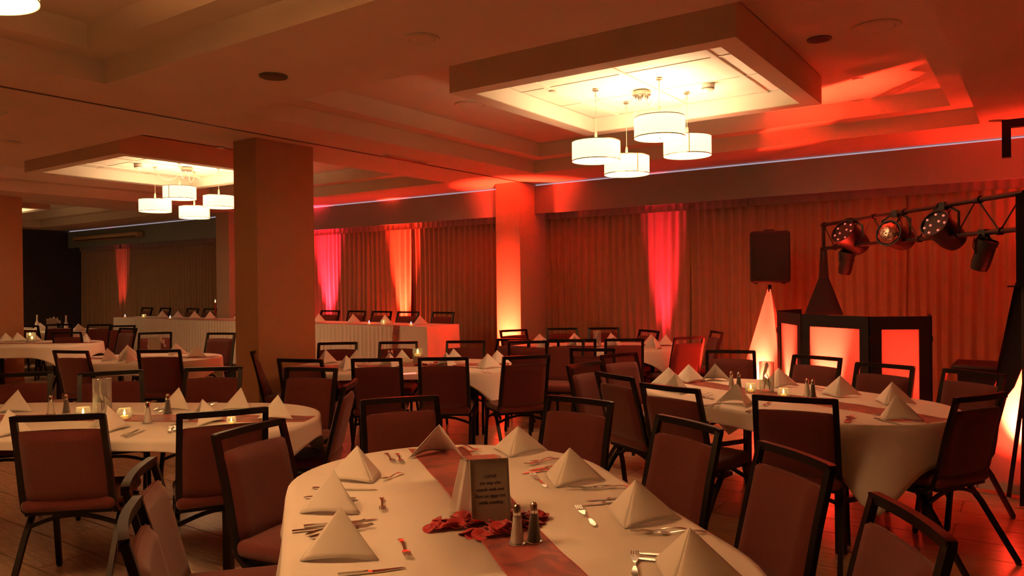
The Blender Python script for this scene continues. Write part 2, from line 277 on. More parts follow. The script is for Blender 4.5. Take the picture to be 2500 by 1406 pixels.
CUTLERY=[('T1', 'fork', -1.539, 2.434, -1.746, 2.621), ('T1', 'fork', -1.155, 2.12, -1.361, 2.326), ('T1', 'fork', -0.891, 1.833, -0.968, 1.994), ('T1', 'fork', -2.188, 2.334, -2.173, 2.196), ('T1', 'fork', -1.999, 2.017, -1.873, 1.895), ('T1', 'fork', -1.627, 1.718, -1.49, 1.608), ('T1', 'fork', -1.876, 1.553, -1.776, 1.783), ('T1', 'fork', -1.901, 1.582, -1.834, 1.781), ('T1', 'fork', -2.536, 2.58, -2.314, 2.424), ('T1', 'fork', -2.482, 2.603, -2.282, 2.436), ('T1', 'fork', -1.342, 2.614, -1.487, 2.488), ('T1', 'fork', -1.3, 2.641, -1.442, 2.503), ('T1', 'fork', -0.928, 2.281, -1.062, 2.151), ('T1', 'fork', -0.863, 2.284, -1.018, 2.171), ('T1', 'fork', -1.761, 2.897, -1.831, 2.71), ('T1', 'fork', -1.797, 2.893, -1.831, 2.771), ('T1', 'fork', -2.304, 2.85, -2.16, 2.783), ('T1', 'fork', -2.31, 2.889, -2.167, 2.83), ('T1', 'knife', -1.235, 2.449, -1.338, 2.335), ('T1', 'knife', -1.246, 2.503, -1.349, 2.4), ('T1', 'knife', -1.695, 2.804, -1.775, 2.651), ('T1', 'knife', -1.679, 2.728, -1.768, 2.599), ('T1', 'knife', -0.821, 2.058, -0.949, 2.014), ('T1', 'knife', -0.828, 2.001, -0.943, 1.971), ('T1', 'knife', -1.976, 1.639, -1.827, 1.827), ('T1', 'knife', -1.965, 1.583, -1.83, 1.768), ('T1', 'knife', -1.566, 1.412, -1.449, 1.553), ('T1', 'knife', -2.331, 1.966, -2.083, 2.095), ('T1', 'spoon', -2.253, 1.861, -2.045, 1.956), ('T2', 'fork', -3.822, 2.279, -4.094, 2.459), ('T2', 'fork', -3.821, 2.306, -4.094, 2.489), ('T2', 'knife', -3.996, 2.121, -4.117, 2.286), ('T2', 'knife', -3.945, 2.115, -4.066, 2.29), ('T2', 'fork', -4.659, 2.677, -4.773, 2.857), ('T2', 'fork', -4.53, 2.63, -4.68, 2.815), ('T2', 'knife', -4.592, 2.965, -4.648, 3.094), ('T2', 'fork', -4.456, 2.892, -4.564, 3.062), ('T3', 'knife', -1.803, 4.921, -1.935, 4.993), ('T3', 'fork', -1.841, 5.048, -1.892, 4.932), ('T3', 'fork', -1.898, 5.149, -1.937, 5.036), ('T3', 'fork', -1.681, 4.696, -1.738, 4.55), ('T3', 'knife', -1.708, 4.756, -1.76, 4.63), ('T3', 'fork', -0.885, 4.466, -0.9, 4.713), ('T3', 'spoon', -0.887, 4.394, -0.916, 4.736), ('T3', 'knife', -0.784, 4.69, -0.63, 4.55), ('T3', 'fork', -0.818, 4.827, -0.683, 4.782), ('T3', 'knife', -1.373, 5.84, -1.206, 5.716), ('T3', 'fork', -1.354, 5.702, -1.269, 5.632), ('T3', 'knife', -1.456, 4.544, -1.44, 4.692), ('T3', 'fork', -1.436, 4.804, -1.436, 4.936), ('T4', 'fork', -4.201, 5.499, -3.948, 5.285), ('T4', 'knife', -4.452, 5.67, -4.253, 5.661), ('T4', 'fork', -5.591, 5.427, -5.594, 5.515), ('T4', 'fork', -4.993, 5.797, -5.087, 6.069), ('T4', 'knife', -5.631, 5.728, -5.826, 6.021), ('T4', 'fork', -4.094, 5.449, -3.917, 5.302), ('T4', 'knife', -5.249, 5.748, -5.335, 5.935)]
RUN1L=[(-2.497, 2.704), (-2.135, 2.431), (-1.84, 2.209), (-1.451, 1.879), (-1.189, 1.668)]
RUN1R=[(-2.295, 2.883), (-1.937, 2.556), (-1.635, 2.307), (-1.27, 1.987), (-1.011, 1.784)]
PT={'vase2': (-4.778, 2.415), 'can2a': (-4.776, 2.299), 'can2b': (-4.511, 2.41), 'can2c': (-3.809, 2.651), 'sh2a': (-5.096, 2.258), 'sh2b': (-5.059, 2.333), 'sh2c': (-4.268, 2.417), 'sh2d': (-4.462, 2.656), 'vase3': (-1.61, 5.458), 'can3a': (-1.7, 5.382), 'can3b': (-1.441, 5.263), 'sh3a': (-1.892, 5.54), 'sh3b': (-1.825, 5.503), 'sh3c': (-1.316, 5.38), 'sh3d': (-1.27, 5.342), 'can4': (-5.132, 5.709), 'glow4': (-4.584, 4.991), 'vase5': (-4.476, 8.238), 'fr6': (-8.94, 5.158), 'jar7': (-13.308, 5.684), 'fr8': (-16.472, 7.996), 'bot8': (-16.897, 7.328), 'salt': (-1.303, 1.884), 'pep': (-1.272, 1.93), 'led1': (-15.141, 7.839), 'led2': (-13.538, 7.74), 'led3': (-8.268, 7.453), 'led4': (-7.428, 7.5), 'tl1': (-14.755, 7.984), 'tl2': (-8.139, 7.731), 'taper': (-12.508, 8.648), 'ptl4a': (-5.022, 5.469), 'ptl4b': (-4.755, 5.827), 't4s1': (-5.476, 5.658), 't4s2': (-5.478, 5.702), 'lampTL': (-3.12, 1.259), 'up2': (-5.917, 8.373)}
TR={'p1': (0.197, 1.951), 'p2': (0.467, 1.968), 'p3': (0.698, 1.949), 's1': (0.165, 1.69), 's2': (0.858, 1.688)}
BLACKP=[(-0.154, 6.355, 1.52), (-0.257, 6.421, 0.91), (-0.406, 6.516, 0.021), (-0.358, 6.492, 0.159), (-0.304, 6.46, 0.414), (-0.26, 6.434, 0.64), (-0.167, 6.392, 0.788), (-0.111, 6.363, 0.954), (0.031, 6.289, 1.422), (0.05, 6.278, 1.518)]
WHITEP=[(-0.393, 6.509, 0.067), (-0.358, 6.492, 0.159), (-0.304, 6.46, 0.414), (-0.26, 6.434, 0.64), (-0.167, 6.392, 0.788), (-0.111, 6.363, 0.954), (0.031, 6.289, 1.422), (0.119, 6.259, 1.327), (0.447, 6.187, 0.127)]
HEMP=[(-0.441, 6.529, 0.023), (-0.406, 6.513, 0.088), (0.447, 6.187, 0.119), (0.446, 6.191, 0.03)]

ORD=['leftmost','second from left','third from left','fourth from left','fifth from left','sixth from left','seventh from left','eighth from left','ninth from left','tenth from left']
TN={'T1':'the framed verse table','T2':'the left glass vase table','T3':'the table before the booth','T4':'the middle candle jar table','T5':'the back table by curtains',
'T6':'the table beside brown pillar','T7':'the left tea light table','T8':'the arched sign table','T9':'the farthest left table','HT':'the skirted head table'}
def scrx(x,y):
    d=Vector((x,y,0)); return (d.x*Rv.x+d.y*Rv.y)/max(.1,(-sin(YAW)*d.x+cos(YAW)*d.y))
def side(t,x,y):
    tx,ty,a,b,an=TABLES[t]; c=sqrt(tx*tx+ty*ty); return 'near' if (x*tx+y*ty)/c < c-.05 else 'far'
def ranks(items,head):
    # items: list of (key,table,x,y) -> label by side and left-to-right order
    g={}
    for k,t,x,y in items: g.setdefault((t,'' if t=='HT' else side(t,x,y)),[]).append((scrx(x,y),k))
    out={}
    for (t,sd),L in g.items():
        L.sort()
        for i,(q,k) in enumerate(L):
            o='only one' if len(L)==1 else (ORD[i] if i<len(L)-1 else 'rightmost')
            out[k]=f"{head}, {o} {'on the '+sd+' side of' if sd else 'along'} {TN[t]}"
    return out
# ================================================================ ROOM
H=3.0
# floor with boards
fl=MB().box((-21,-4,-.12),(5,10.6,-.012)).obj('floor','floor'); struct(fl)
bd=MB().box((-.457,-.146,-.012),(.457,.146,0)).mesh('plank','floor')
n=0
cells=[]
for r in range(-12,32):
    for c in range(-16,6):
        x=c*.92+(r%2)*.46; y=r*.30
        f=-sin(YAW)*x+cos(YAW)*y; s_=(cos(YAW)*x+sin(YAW)*y)
        if f>1.6 and abs(s_)<f*.72+.4 and y<9.4: cells.append((f,x,y))
cells.sort()
for f,x,y in cells[:290]:
    p=bpy.data.objects.new('plank',bd); COL.objects.link(p); p.parent=fl; p.location=(x,y,0); n+=1
rest=MB()
for f,x,y in cells[290:]: rest.box((x-.457,y-.146,-.012),(x+.457,y+.146,0))
if cells[290:]:
    p=rest.obj('distant_planks','floor',fl); p['kind']='stuff'
# ceiling with stepped coffers
bays=[(-12.45,-6.95),(-5.45,-.47)]; bays=[(-19.3,-13.9),(-12.45,-6.95),(-5.45,-.47),(1.3,5)]
rows=[(-1.62,2.80),(3.93,8.37)]
cm=MB(); xs=[-21]+[v for b in bays for v in b]+([5] if bays[-1][1]<5 else []); ys=[-4]+[v for r in rows for v in r]+[10.6]
def q(a,b,c,d): cm.add([a,b,c,d],[(0,1,2,3)])
for i in range(len(xs)-1):
    for j in range(len(ys)-1):
        if i%2==1 and j%2==1:
            x0,x1,y0,y1=xs[i],xs[i+1],ys[j],ys[j+1]
            def ring(x0,x1,y0,y1,z0,X0,X1,Y0,Y1,z1):
                A=[(x0,y0,z0),(x1,y0,z0),(x1,y1,z0),(x0,y1,z0)];B=[(X0,Y0,z1),(X1,Y0,z1),(X1,Y1,z1),(X0,Y1,z1)]
                for k in range(4): q(A[k],A[(k+1)%4],B[(k+1)%4],B[k])
            e=.22
            ring(x0,x1,y0,y1,H,x0,x1,y0,y1,H+.16)
            ring(x0,x1,y0,y1,H+.16,x0+e,x1-e,y0+e,y1-e,H+.16)
            ring(x0+e,x1-e,y0+e,y1-e,H+.16,x0+e,x1-e,y0+e,y1-e,H+.33)
            q((x0+e,y0+e,H+.33),(x1-e,y0+e,H+.33),(x1-e,y1-e,H+.33),(x0+e,y1-e,H+.33))
        else:
            x0,x1,y0,y1=xs[i],xs[i+1],ys[j],ys[j+1]
            q((x0,y0,H),(x1,y0,H),(x1,y1,H),(x0,y1,H))
struct(cm.obj('ceiling','paint'))
# walls
struct(MB().box((-21,10.4,0),(5,10.6,3.0)).obj('wall_back','wallp'))
struct(MB().box((-21,-4.2,0),(5,-4,3.4)).obj('wall_front','wallp'))
struct(MB().box((4.9,-4,0),(5.1,10.4,3.4)).obj('wall_right','wallp'))
struct(MB().box((-20.2,-4,0),(-20.0,10.4,3.0)).obj('wall_left','darkwall'))
struct(MB().box((-20.0,-4,0),(-19.98,9.6,.12)).obj('baseboard_left','black'))
# partition track line in the ceiling
struct(MB().box((-6.085,-4,2.992),(-6.065,9.3,3.0)).obj('trim_1','rim'))
# pelmets between the pillars
def pelmet(i,x0,x1):
    o=MB().box((x0,9.32,2.57),(x1,9.345,2.975)).obj(f'trim_{i}','pelmet'); struct(o)
    MB().box((x0,9.36,2.93),(x1,9.38,2.995)).obj('cove_strip','cove',o)
pelmet(2,-20.0,-13.25);pelmet(3,-12.83,-6.49);pelmet(4,-6.07,4.9)
# pillars
def pillar(lab,x0,x1,y0,y1,pm='pillar'):
    o=thing('pillar',lab,'pillar',((x0+x1)/2,(y0+y1)/2,0)); w=(x1-x0)/2;d=(y1-y0)/2
    MB().bbox((-w,-d,.12),(w,d,3.0),.006,2).obj('shaft',pm,o)
    MB().box((-w-.012,-d-.012,0),(w+.012,d+.012,.12)).obj('plinth',pm,o)
    return o
pillar('square brown pillar standing among the tables, orange lit side to the right',-6.61,-6.25,4.66,5.37)
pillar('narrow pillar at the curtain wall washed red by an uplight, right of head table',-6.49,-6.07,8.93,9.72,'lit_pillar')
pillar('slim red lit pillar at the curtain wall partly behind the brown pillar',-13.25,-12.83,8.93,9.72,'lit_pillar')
pillar('ochre pillar at the left edge of the photo',-13.5,-13.15,4.6,5.45)
# curtains
def curtain(x0,x1,lab,y=9.62,seed=0):
    rnd=random.Random(seed); L=x1-x0; n=int(L/.014); ph=[rnd.random()*6 for _ in range(6)]
    t=thing('curtain',lab,'curtain',((x0+x1)/2,y,0),group='pleated curtains along the window wall')
    pl=.105+.01*rnd.random()
    def yy(x,k):
        base=sin(2*pi*x/pl+.8*sin(x*3+ph[0])+ph[1]); s=.5+.5*k
        return (.017*base+.010*sin(2*pi*x/(pl*2.3)+ph[2])*(1-k)+.012*sin(x*4+ph[3])*(1-k))*(1 if k<.9 else .5)
    zs=[.02,.4,.8,1.2,1.6,2.0,2.3,2.50]
    mb=MB(); vs=[];fs=[]
    for i in range(n+1):
        x=-L/2+L*i/n
        for j,z in enumerate(zs): vs.append((x+.012*sin(z*2+ph[4])*sin(x*5),yy(x,j/(len(zs)-1)*.85),z))
    m=len(zs)
    for i in range(n):
        for j in range(m-1): fs.append((i*m+j,(i+1)*m+j,(i+1)*m+j+1,i*m+j+1))
    mb.add(vs,fs,True).obj('drape','curtain',t)
    mb=MB(); vs=[];fs=[]
    for i in range(n+1):
        x=-L/2+L*i/n; f=.018*(abs(sin(pi*x/(pl)))**3)
        for z in(2.50,2.53,2.70): vs.append((x,-f-.012-(.006 if z<2.52 else 0),z))
    for i in range(n):
        for j in range(2): fs.append((i*3+j,(i+1)*3+j,(i+1)*3+j+1,i*3+j+1))
    mb.add(vs,fs,True).obj('heading','curtain',t)
    return t
cur=[(-19.95,-18.1,'beige pleated curtain at the far left corner beside the dark wall'),(-18.05,-15.65,'beige pleated curtain under the wall AC unit with a faint red beam'),(-15.6,-13.3,'beige pleated curtain just left of the slim red pillar'),
(-12.8,-10.55,'pleated curtain behind head table, leftmost visible right of the brown pillar, magenta beam'),(-10.5,-8.78,'pleated curtain behind middle of head table between the two red beams'),(-8.73,-6.52,'pleated curtain behind right end of head table, left of the lit pillar'),
(-6.04,-3.86,'pleated curtain just right of the red lit wall pillar'),(-3.82,-3.05,'pleated curtain between the faint red beam and the speaker'),(-3.0,-1.3,'pleated curtain behind the speaker and the lit booth'),(-1.25,.6,'pleated curtain behind the hanging stage lights'),(.65,2.5,'pleated curtain at the right edge behind the truss stand')]
for i,(a,b,l) in enumerate(cur): curtain(a-.03,b+.03,l,y=9.62+.03*(i%2),seed=i)
# AC unit on the pelmet, a slim beige box
h=thing('wall_ac_unit','long beige slim AC unit mounted on the pelmet at upper left','air conditioner',(-17.95,9.22,2.76))
MB().bbox((-1.45,-.07,-.055),(1.45,.09,.055),.02,3).obj('casing','acw',h); MB().box((-1.4,-.073,-.052),(1.4,-.06,-.03)).obj('outlet_slot','black',h)
# ceiling fittings
def disc(name,lab,cat,x,y,z,r,m,ring=None):
    o=thing(name,lab,cat,(x,y,z))
    MB().lathe([(r*.78,-.002),(r*.80,-.008),(r*1.0,-.010),(r*1.02,-.001)],n=28).obj('rim',ring or 'ring',o)
    MB().lathe([(r*.76,-.009),(r*.5,-.006),(.002,-.004)],n=28).obj('face',m,o)
disc('downlight','unlit dark round downlight in the soffit above the brown pillar','light',-4.33,3.38,3.0,.095,'rim','rim')
disc('downlight','unlit black round downlight right of the lit ceiling raft','light',-1.34,5.92,3.33,.085,'black','rim')
disc('downlight','warm rimmed downlight in the soffit at far left','light',-8.31,3.35,3.0,.10,'acw')
disc('ceiling_speaker','round flush ceiling speaker left of the lit ceiling raft','speaker',-4.62,5.97,3.33,.16,'paint','paint')
disc('ceiling_speaker','large round flush ceiling speaker near the top right','speaker',-.95,5.88,3.33,.16,'paint','paint')
disc('ceiling_speaker','round flush disc in the soffit at top centre','speaker',-2.98,3.39,3.0,.10,'paint','paint')
disc('sprinkler','tiny red lit sprinkler cap in the soffit beside the brown pillar','sprinkler',-6.96,4.76,3.0,.04,'ring')
disc('sprinkler','small sprinkler cap in the red ceiling at upper right','sprinkler',-1.33,7.29,3.33,.045,'ring')
v=thing('air_vent','linear slot vent in the soffit along the partition track','vent',(-5.98,6.5,3.0)); 
MB().box((-.05,-.35,-.012),(.05,.35,-.001)).obj('frame','paint',v)
for k in range(3): MB().box((-.038+.028*k,-.33,-.015),(-.026+.028*k,.33,-.012)).obj('slat','rim',v)
# ================================================================ CEILING RAFTS AND CHANDELIERS
def raft(x0,x1,y0,y1,lab):
    t=thing('ceiling_raft',lab,'ceiling panel',((x0+x1)/2,(y0+y1)/2,0)); a=(x1-x0)/2;b=(y1-y0)/2; l=.145; zi=3.225
    m=MB()
    for (p,q_) in(((-a,-b,3.08),(a,-b+l,3.32)),((-a,b-l,3.08),(a,b,3.32)),((-a,-b+l,3.08),(-a+l,b-l,3.32)),((a-l,-b+l,3.08),(a,b-l,3.32))): m.box(p,q_)
    m.obj('frame','paint',t)
    ln=MB()
    for (p,q_) in(((-a+l,-b+l,3.085),(a-l,-b+l+.006,zi)),((-a+l,b-l-.006,3.085),(a-l,b-l,zi)),((-a+l,-b+l,3.085),(-a+l+.006,b-l,zi)),((a-l-.006,-b+l,3.085),(a-l,b-l,zi))): ln.box(p,q_)
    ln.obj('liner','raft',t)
    X=[-a+l,-a+l+.28,-.02,a-l-.28,a-l]; Y=[-b+l,-b+l+.62,b-l-.62+.0,b-l-.02]; Y=[-b+l,-b*.28,b*.30,b-l]
    g=.014
    for i in range(4):
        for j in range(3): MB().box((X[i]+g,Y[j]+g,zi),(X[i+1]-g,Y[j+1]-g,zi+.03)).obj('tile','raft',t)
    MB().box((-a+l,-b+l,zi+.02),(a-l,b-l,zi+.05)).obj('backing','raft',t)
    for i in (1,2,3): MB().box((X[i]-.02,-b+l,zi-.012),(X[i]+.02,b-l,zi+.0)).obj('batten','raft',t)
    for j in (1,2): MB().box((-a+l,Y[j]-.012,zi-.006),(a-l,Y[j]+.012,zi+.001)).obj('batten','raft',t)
    return t
raft(-3.88,-1.566,4.73,6.99,'large square ceiling raft lit white by four drum pendants at upper right')
raft(-10.9,-8.55,4.55,6.95,'square ceiling raft behind the brown pillar, lit by four drum pendants')
raft(-17.9,-15.6,4.55,6.95,'farthest ceiling raft glimpsed at the left edge')
raft(-3.88,-1.566,-.55,1.72,'ceiling raft above the camera, mostly out of view')
disc('sprinkler','small round cap on the near raft left of the pendants','sprinkler',-3.46,5.62,3.212,.035,'ring')
sd=thing('smoke_detector','white domed smoke detector on the near lit raft','detector',(-2.31,6.25,3.215))
MB().lathe([(.055,0),(.055,-.02),(.05,-.045),(.03,-.06),(.002,-.062)],n=24).obj('housing','ring',sd)
MB().lathe([(.0515,-.028),(.0535,-.032),(.0515,-.038)],n=24,cap=False).obj('vent_ring','rim',sd)
sd2=dup(sd,(-9.95,5.55,3.215),label='white domed smoke detector on the raft behind the brown pillar')
def chandelier(cx,cy,lab,power,hs=(.61,.66,.48,.55)):
    zc=3.213; t=thing('chandelier',lab,'chandelier',(cx,cy,0)); a=.295
    offs=[(-a,-a),(-a,a),(a,-a),(a,a)]
    MB().lathe([(.075,0),(.08,-.012),(.08,-.03),(.03,-.034)],c=(0,0,zc),n=28).obj('canopy','nickel',t)
    nubs=MB()
    for ang in (45,135,225,315): nubs.lathe([(.018,0),(.018,-.02),(.006,-.04)],c=(.045*cos(radians(ang)),.045*sin(radians(ang)),zc-.03),n=10)
    nubs.obj('cord_grip','nickel',t)
    for i,(ox,oy) in enumerate(offs):
        MB().lathe([(.028,0),(.028,-.006),(.006,-.008),(.006,-.05),(.009,-.055)],c=(ox,oy,zc),n=14).obj('hook','nickel',t)
        zb=3.213-hs[i]; zt=zb+.165
        pts=[(ox*(.15+.85*k/12),oy*(.15+.85*k/12),zc-.04-.13*4*(k/12)*(1-k/12)) for k in range(13)]
        MB().tube(pts,.0035,6).obj('swag_cord','cord',t)
        MB().tube([(ox,oy,zc-.05),(ox,oy,zt+.07)],.0025,6).obj('drop_cord','cord',t)
        MB().lathe([(.006,.09),(.010,.085),(.013,0),(.006,-.01)],c=(ox,oy,zt),n=12).obj('stem','ring',t)
        sh=MB()
        R_=.205
        sh.lathe([(R_,0),(R_,.165)],c=(0,0,0),n=48,cap=False)
        s=sh.obj('lamp_shade','shade',t,loc=(ox,oy,zb),solid=.003)
        MB().lathe([(R_+.003,-.002),(R_+.003,.006),(R_-.002,.006),(R_-.002,-.002)],n=48,cap=False).obj('rim','nickel',s)
        MB().lathe([(R_+.003,.160),(R_+.003,.167),(R_-.002,.167),(R_-.002,.160)],n=48,cap=False).obj('rim','nickel',s)
        an=random.random()*6.28
        MB().box((-.004,-.0015,.004),(.004,.0015,.162),Matrix.Translation((0,0,0))@Matrix.Rotation(an,4,'Z')@Matrix.Translation((0,-R_-.003,0))).obj('seam','acw',s)
        MB().lathe([(.002,.010),(R_-.006,.010),(R_-.006,.014),(.002,.014)],n=48).obj('diffuser','diff',s)
        MB().lathe([(.003,-.006),(.011,-.002),(.008,.012)],n=12).obj('finial','nickel',s)
        sp=MB()
        for k in range(3): sp.tube([(0,0,.155),((R_-.002)*cos(k*2.094+.4),(R_-.002)*sin(k*2.094+.4),.155)],.002,5)
        sp.obj('spider','nickel',s)
        light('pendant_lamp','POINT',(cx+ox,cy+oy,zb+.09),power,WARMB if power==P_B else WARM,.035)
    return t
chandelier(-2.86,6.12,'chandelier of four cream drum shades over the right side of the room',P_CH)
chandelier(-9.73,6.12-.0,'chandelier of four cream drum shades seen left of the brown pillar',P_CH2)
chandelier(-16.75,5.9,'farthest chandelier, one shade showing at the left edge',P_CH2)
chandelier(-2.86,.86,'nearest chandelier, one shade rim showing at the top left corner',P_B,(.60,.60,.60,.60))
# ================================================================ CHAIRS
def chair_proto():
    t=thing('banquet_chair','x','chair')
    # rear posts: from seat bottom J-curve up to the top, leaning back
    def post(sx):
        return [(sx*.208,.02,.392),(sx*.209,-.06,.388),(sx*.210,-.13,.400),(sx*.210,-.175,.44),(sx*.209,-.20,.52),(sx*.206,-.245,.72),(sx*.203,-.30,.918)]
    for sx in(-1,1): MB().sqtube(post(sx),.022,.03,up=(1,0,0)).obj('back_post','frame',t)
    m=MB(); pts=[(-.214,-.300,.915)]+[(-.2+.4*k/8,-.302-.016*sin(pi*k/8),.918) for k in range(9)]+[(.214,-.300,.915)]
    m.sqtube(pts,.026,.03); m.obj('top_rail','frame',t)
    # back pad : rounded, slightly curved, follows the lean
    def pad(u,v):
        # u around (0..1) closed profile handled by two grids
        return None
    m=MB(); Z0,Z1=.485,.852
    def ylean(z): return -.195-(z-.50)*.25
    def P(i,j,sgn,nu=10,nv=10):
        x=-1+2*i/nu; z=j/nv
        zz=Z0+(Z1-Z0)*z; wx=.194
        e=min(1,(1-abs(x))*9)*min(1,(1-abs(2*z-1))*11); th=.008+.020*(max(0,e)**.5)
        X=wx*x*(1-.0*z); zz=zz-.008*(1-min(1,(1-abs(x))*6))*(1 if z>.5 else -1)*(1 if abs(2*z-1)>.8 else 0)
        return (X,ylean(zz)-.012*cos(x*pi/2)+sgn*th+.004,zz)
    N_=12
    for sgn in(1,-1):
        vs=[P(i,j,sgn,N_,N_) for i in range(N_+1) for j in range(N_+1)]; w=N_+1
        fs=[(i*w+j,(i+1)*w+j,(i+1)*w+j+1,i*w+j+1) if sgn<0 else (i*w+j,i*w+j+1,(i+1)*w+j+1,(i+1)*w+j) for i in range(N_) for j in range(N_)]
        m.add(vs,fs,True)
    # rim strip
    idx=[(i,0) for i in range(N_+1)]+[(N_,j) for j in range(1,N_+1)]+[(i,N_) for i in range(N_-1,-1,-1)]+[(0,j) for j in range(N_-1,0,-1)]
    A=[P(i,j,-1,N_,N_) for i,j in idx];B=[P(i,j,1,N_,N_) for i,j in idx];k=len(idx)
    m.add(A+B,[(a,(a+1)%k,k+(a+1)%k,k+a) for a in range(k)],True)
    m.obj('backrest','pad',t)
    MB().tube([(-.186,ylean(.845)+.002,.847),(-.09,ylean(.845)-.006,.852),(0,ylean(.845)-.009,.8535),(.09,ylean(.845)-.006,.852),(.186,ylean(.845)+.002,.847)],.004,6).obj('piping','pad',t)
    # seat
    m=MB(); m.bbox((-.222,-.215,.425),(.222,.245,.492),.03,4); 
    m.v=[(x*(1+.04*(y+.2)),y,z+(.012*max(0,1-(x/.22)**2)*max(0,1-((y-.02)/.24)**2) if z>.46 else 0)) for x,y,z in m.v]
    m.obj('seat','pad',t)
    m=MB(); m.box((-.205,-.19,.408),(.205,.22,.426)); m.obj('seat_frame','frame',t)
    for sx in(-1,1):
        MB().sqtube([(sx*.212,.17,.41),(sx*.215,.205,.30),(sx*.218,.25,.012)],.022,.026,up=(1,0,0)).obj('leg','frame',t)
        MB().sqtube([(sx*.212,-.06,.41),(sx*.216,-.16,.30),(sx*.222,-.36,.012)],.022,.026,up=(1,0,0)).obj('leg','frame',t)
    for sx in(-1,1):
        for (x,y) in((.218,.25),(.222,-.36)): pass
    m=MB()
    for sx in(-1,1):
        for (x,y) in((.218,.25),(.222,-.36)): m.lathe([(.013,0),(.014,.014)],c=(sx*x,y,0),n=8)
    m.obj('glides','foot',t)
    m=MB(); pts=[(-.215,-.14,.335)]+[(-.215+.43*k/10,-.14,.335+.055*sin(pi*k/10)) for k in range(1,10)]+[(.215,-.14,.335)]
    m.sqtube(pts,.014,.02); m.obj('stretcher','frame',t)
    m=MB(); pts=[(-.214,.19,.335)]+[(-.214+.428*k/10,.19,.335+.055*sin(pi*k/10)) for k in range(1,10)]+[(.214,.19,.335)]
    m.sqtube(pts,.014,.02); m.obj('stretcher','frame',t)
    return t
proto=chair_proto(); used=False
HTC=[-7.62,-8.33,-8.93,-9.52,-10.15,-11.6,-12.95,-13.7,-14.3,-15.3,-16.0]
cl=ranks([(k,t,x,y) for k,t,x,y,a in CHAIRS],'maroon banquet chair')
allch=[(x,y,0,a,cl[k],'chairs around '+TN[t]) for k,t,x,y,a in CHAIRS]
hl=ranks([(i,'HT',x,9.0) for i,x in enumerate(HTC)],'maroon banquet chair behind')
for i,x in enumerate(HTC):
    s_=sorted(HTC,key=lambda q_:scrx(q_,9.0)).index(x); word=(ORD+['eleventh from left'])[s_] if s_<len(HTC)-1 else 'rightmost'
    allch.append((x,8.78,.2,180+random.uniform(-5,5),f'maroon banquet chair on the riser behind the head table, {word}','chairs behind the head table'))
for x,y,z,a,l,g in allch:
    if not used:
        proto.location=(x,y,z);proto.rotation_euler=(0,0,radians(a));proto['label']=l;proto['group']=g;used=True
    else: dup(proto,(x,y,z),radians(a),l,g)
# ================================================================ TABLES AND CLOTHS
def stadium(a,b,n=16):
    L=a-b; pts=[]  # (medial x, edge point, normal)
    for k in range(n): x=-L+2*L*k/n; pts.append(((x,0),(x,-b),(0,-1)))
    for k in range(n): t=-pi/2+pi*k/n; pts.append(((L,0),(L+b*cos(t),b*sin(t)),(cos(t),sin(t))))
    for k in range(n): x=L-2*L*k/n; pts.append(((x,0),(x,b),(0,1)))
    for k in range(n): t=pi/2+pi*k/n; pts.append(((-L,0),(-L+b*cos(t),b*sin(t)),(cos(t),sin(t))))
    return pts
def table(t):
    x,y,a,b,an=TABLES[t]; r=thing('banquet_table',f'oval folding table under the white cloth, {TN[t]}','table',(x,y,0),radians(an),'oval banquet tables')
    P=stadium(a-.012,b-.012,10); n=len(P)
    vs=[(e[0],e[1],z) for z in(.722,.752) for m,e,nn in P]
    MB().add(vs,[tuple(range(n-1,-1,-1)),tuple(range(n,2*n))]+[(i,(i+1)%n,n+(i+1)%n,n+i) for i in range(n)]).obj('tabletop','wood',r)
    for sx in(-1,1):
        for sy in(-1,1): MB().sqtube([(sx*(a-.36),sy*(b-.26),.722),(sx*(a-.36),sy*(b-.26),0)],.045,.045,up=(0,1,0)).obj('leg','frame',r)
        MB().bar((sx*(a-.36),-(b-.26),.30),(sx*(a-.36),(b-.26),.30),.03).obj('crossbar','frame',r)
    return r
def cloth(t,dA,dB,seed):
    x,y,a,b,an=TABLES[t]; A=a+dA;B=b+dB; rnd=random.Random(seed); NS=28
    P=stadium(a,b,NS); n=len(P); rings=[]; ph=[rnd.random()*6.28 for _ in range(5)]
    Ls=[]
    for m,e,nn in P:
        ln=9
        if abs(nn[0])>1e-6: ln=min(ln,(A-abs(e[0]))/abs(nn[0]))
        if abs(nn[1])>1e-6: ln=min(ln,(B-abs(e[1]))/abs(nn[1]))
        Ls.append(max(.02,ln))
    vs=[]
    for f in(0,.5,.97): vs+=[(m[0]+(e[0]-m[0])*f,e[1]*f,.765) for m,e,nn in P]
    vs+=[(e[0]+nn[0]*.004,e[1]+nn[1]*.004,.763) for m,e,nn in P]
    ND=9
    for j in range(1,ND+1):
        for i,(m,e,nn) in enumerate(P):
            L=Ls[i]*j/ND; s=2*pi*i/n
            fold=sin(s*11+ph[0])*.6+sin(s*17+ph[1])*.5+sin(s*7+ph[2])*.4
            out=.008+ .10*L*(1-.3*L)+ fold*.055*min(1,L/.25)*min(L,.35)/.35*min(1,Ls[i]*3)
            out=max(out,.006)
            vs.append((e[0]+nn[0]*out,e[1]+nn[1]*out,.757-L+.02*L))
    R_=4+ND; fs=[]
    for r_ in range(R_-1):
        for i in range(n): fs.append((r_*n+i,r_*n+(i+1)%n,(r_+1)*n+(i+1)%n,(r_+1)*n+i))
    o=MB().add(vs,fs,True).obj('tablecloth','cloth',loc=(x,y,0),rot=(0,0,radians(an)),solid=.002,auto=False)
    tag(o,f'white linen tablecloth draped over {TN[t]}','tablecloth','white tablecloths on the oval tables')
spec={'T1':(.16,.17),'T2':(.10,.05),'T3':(.22,.10),'T4':(.08,.05),'T5':(.12,.12),'T6':(.12,.12),'T7':(.15,.15),'T8':(.15,.15),'T9':(.15,.15)}
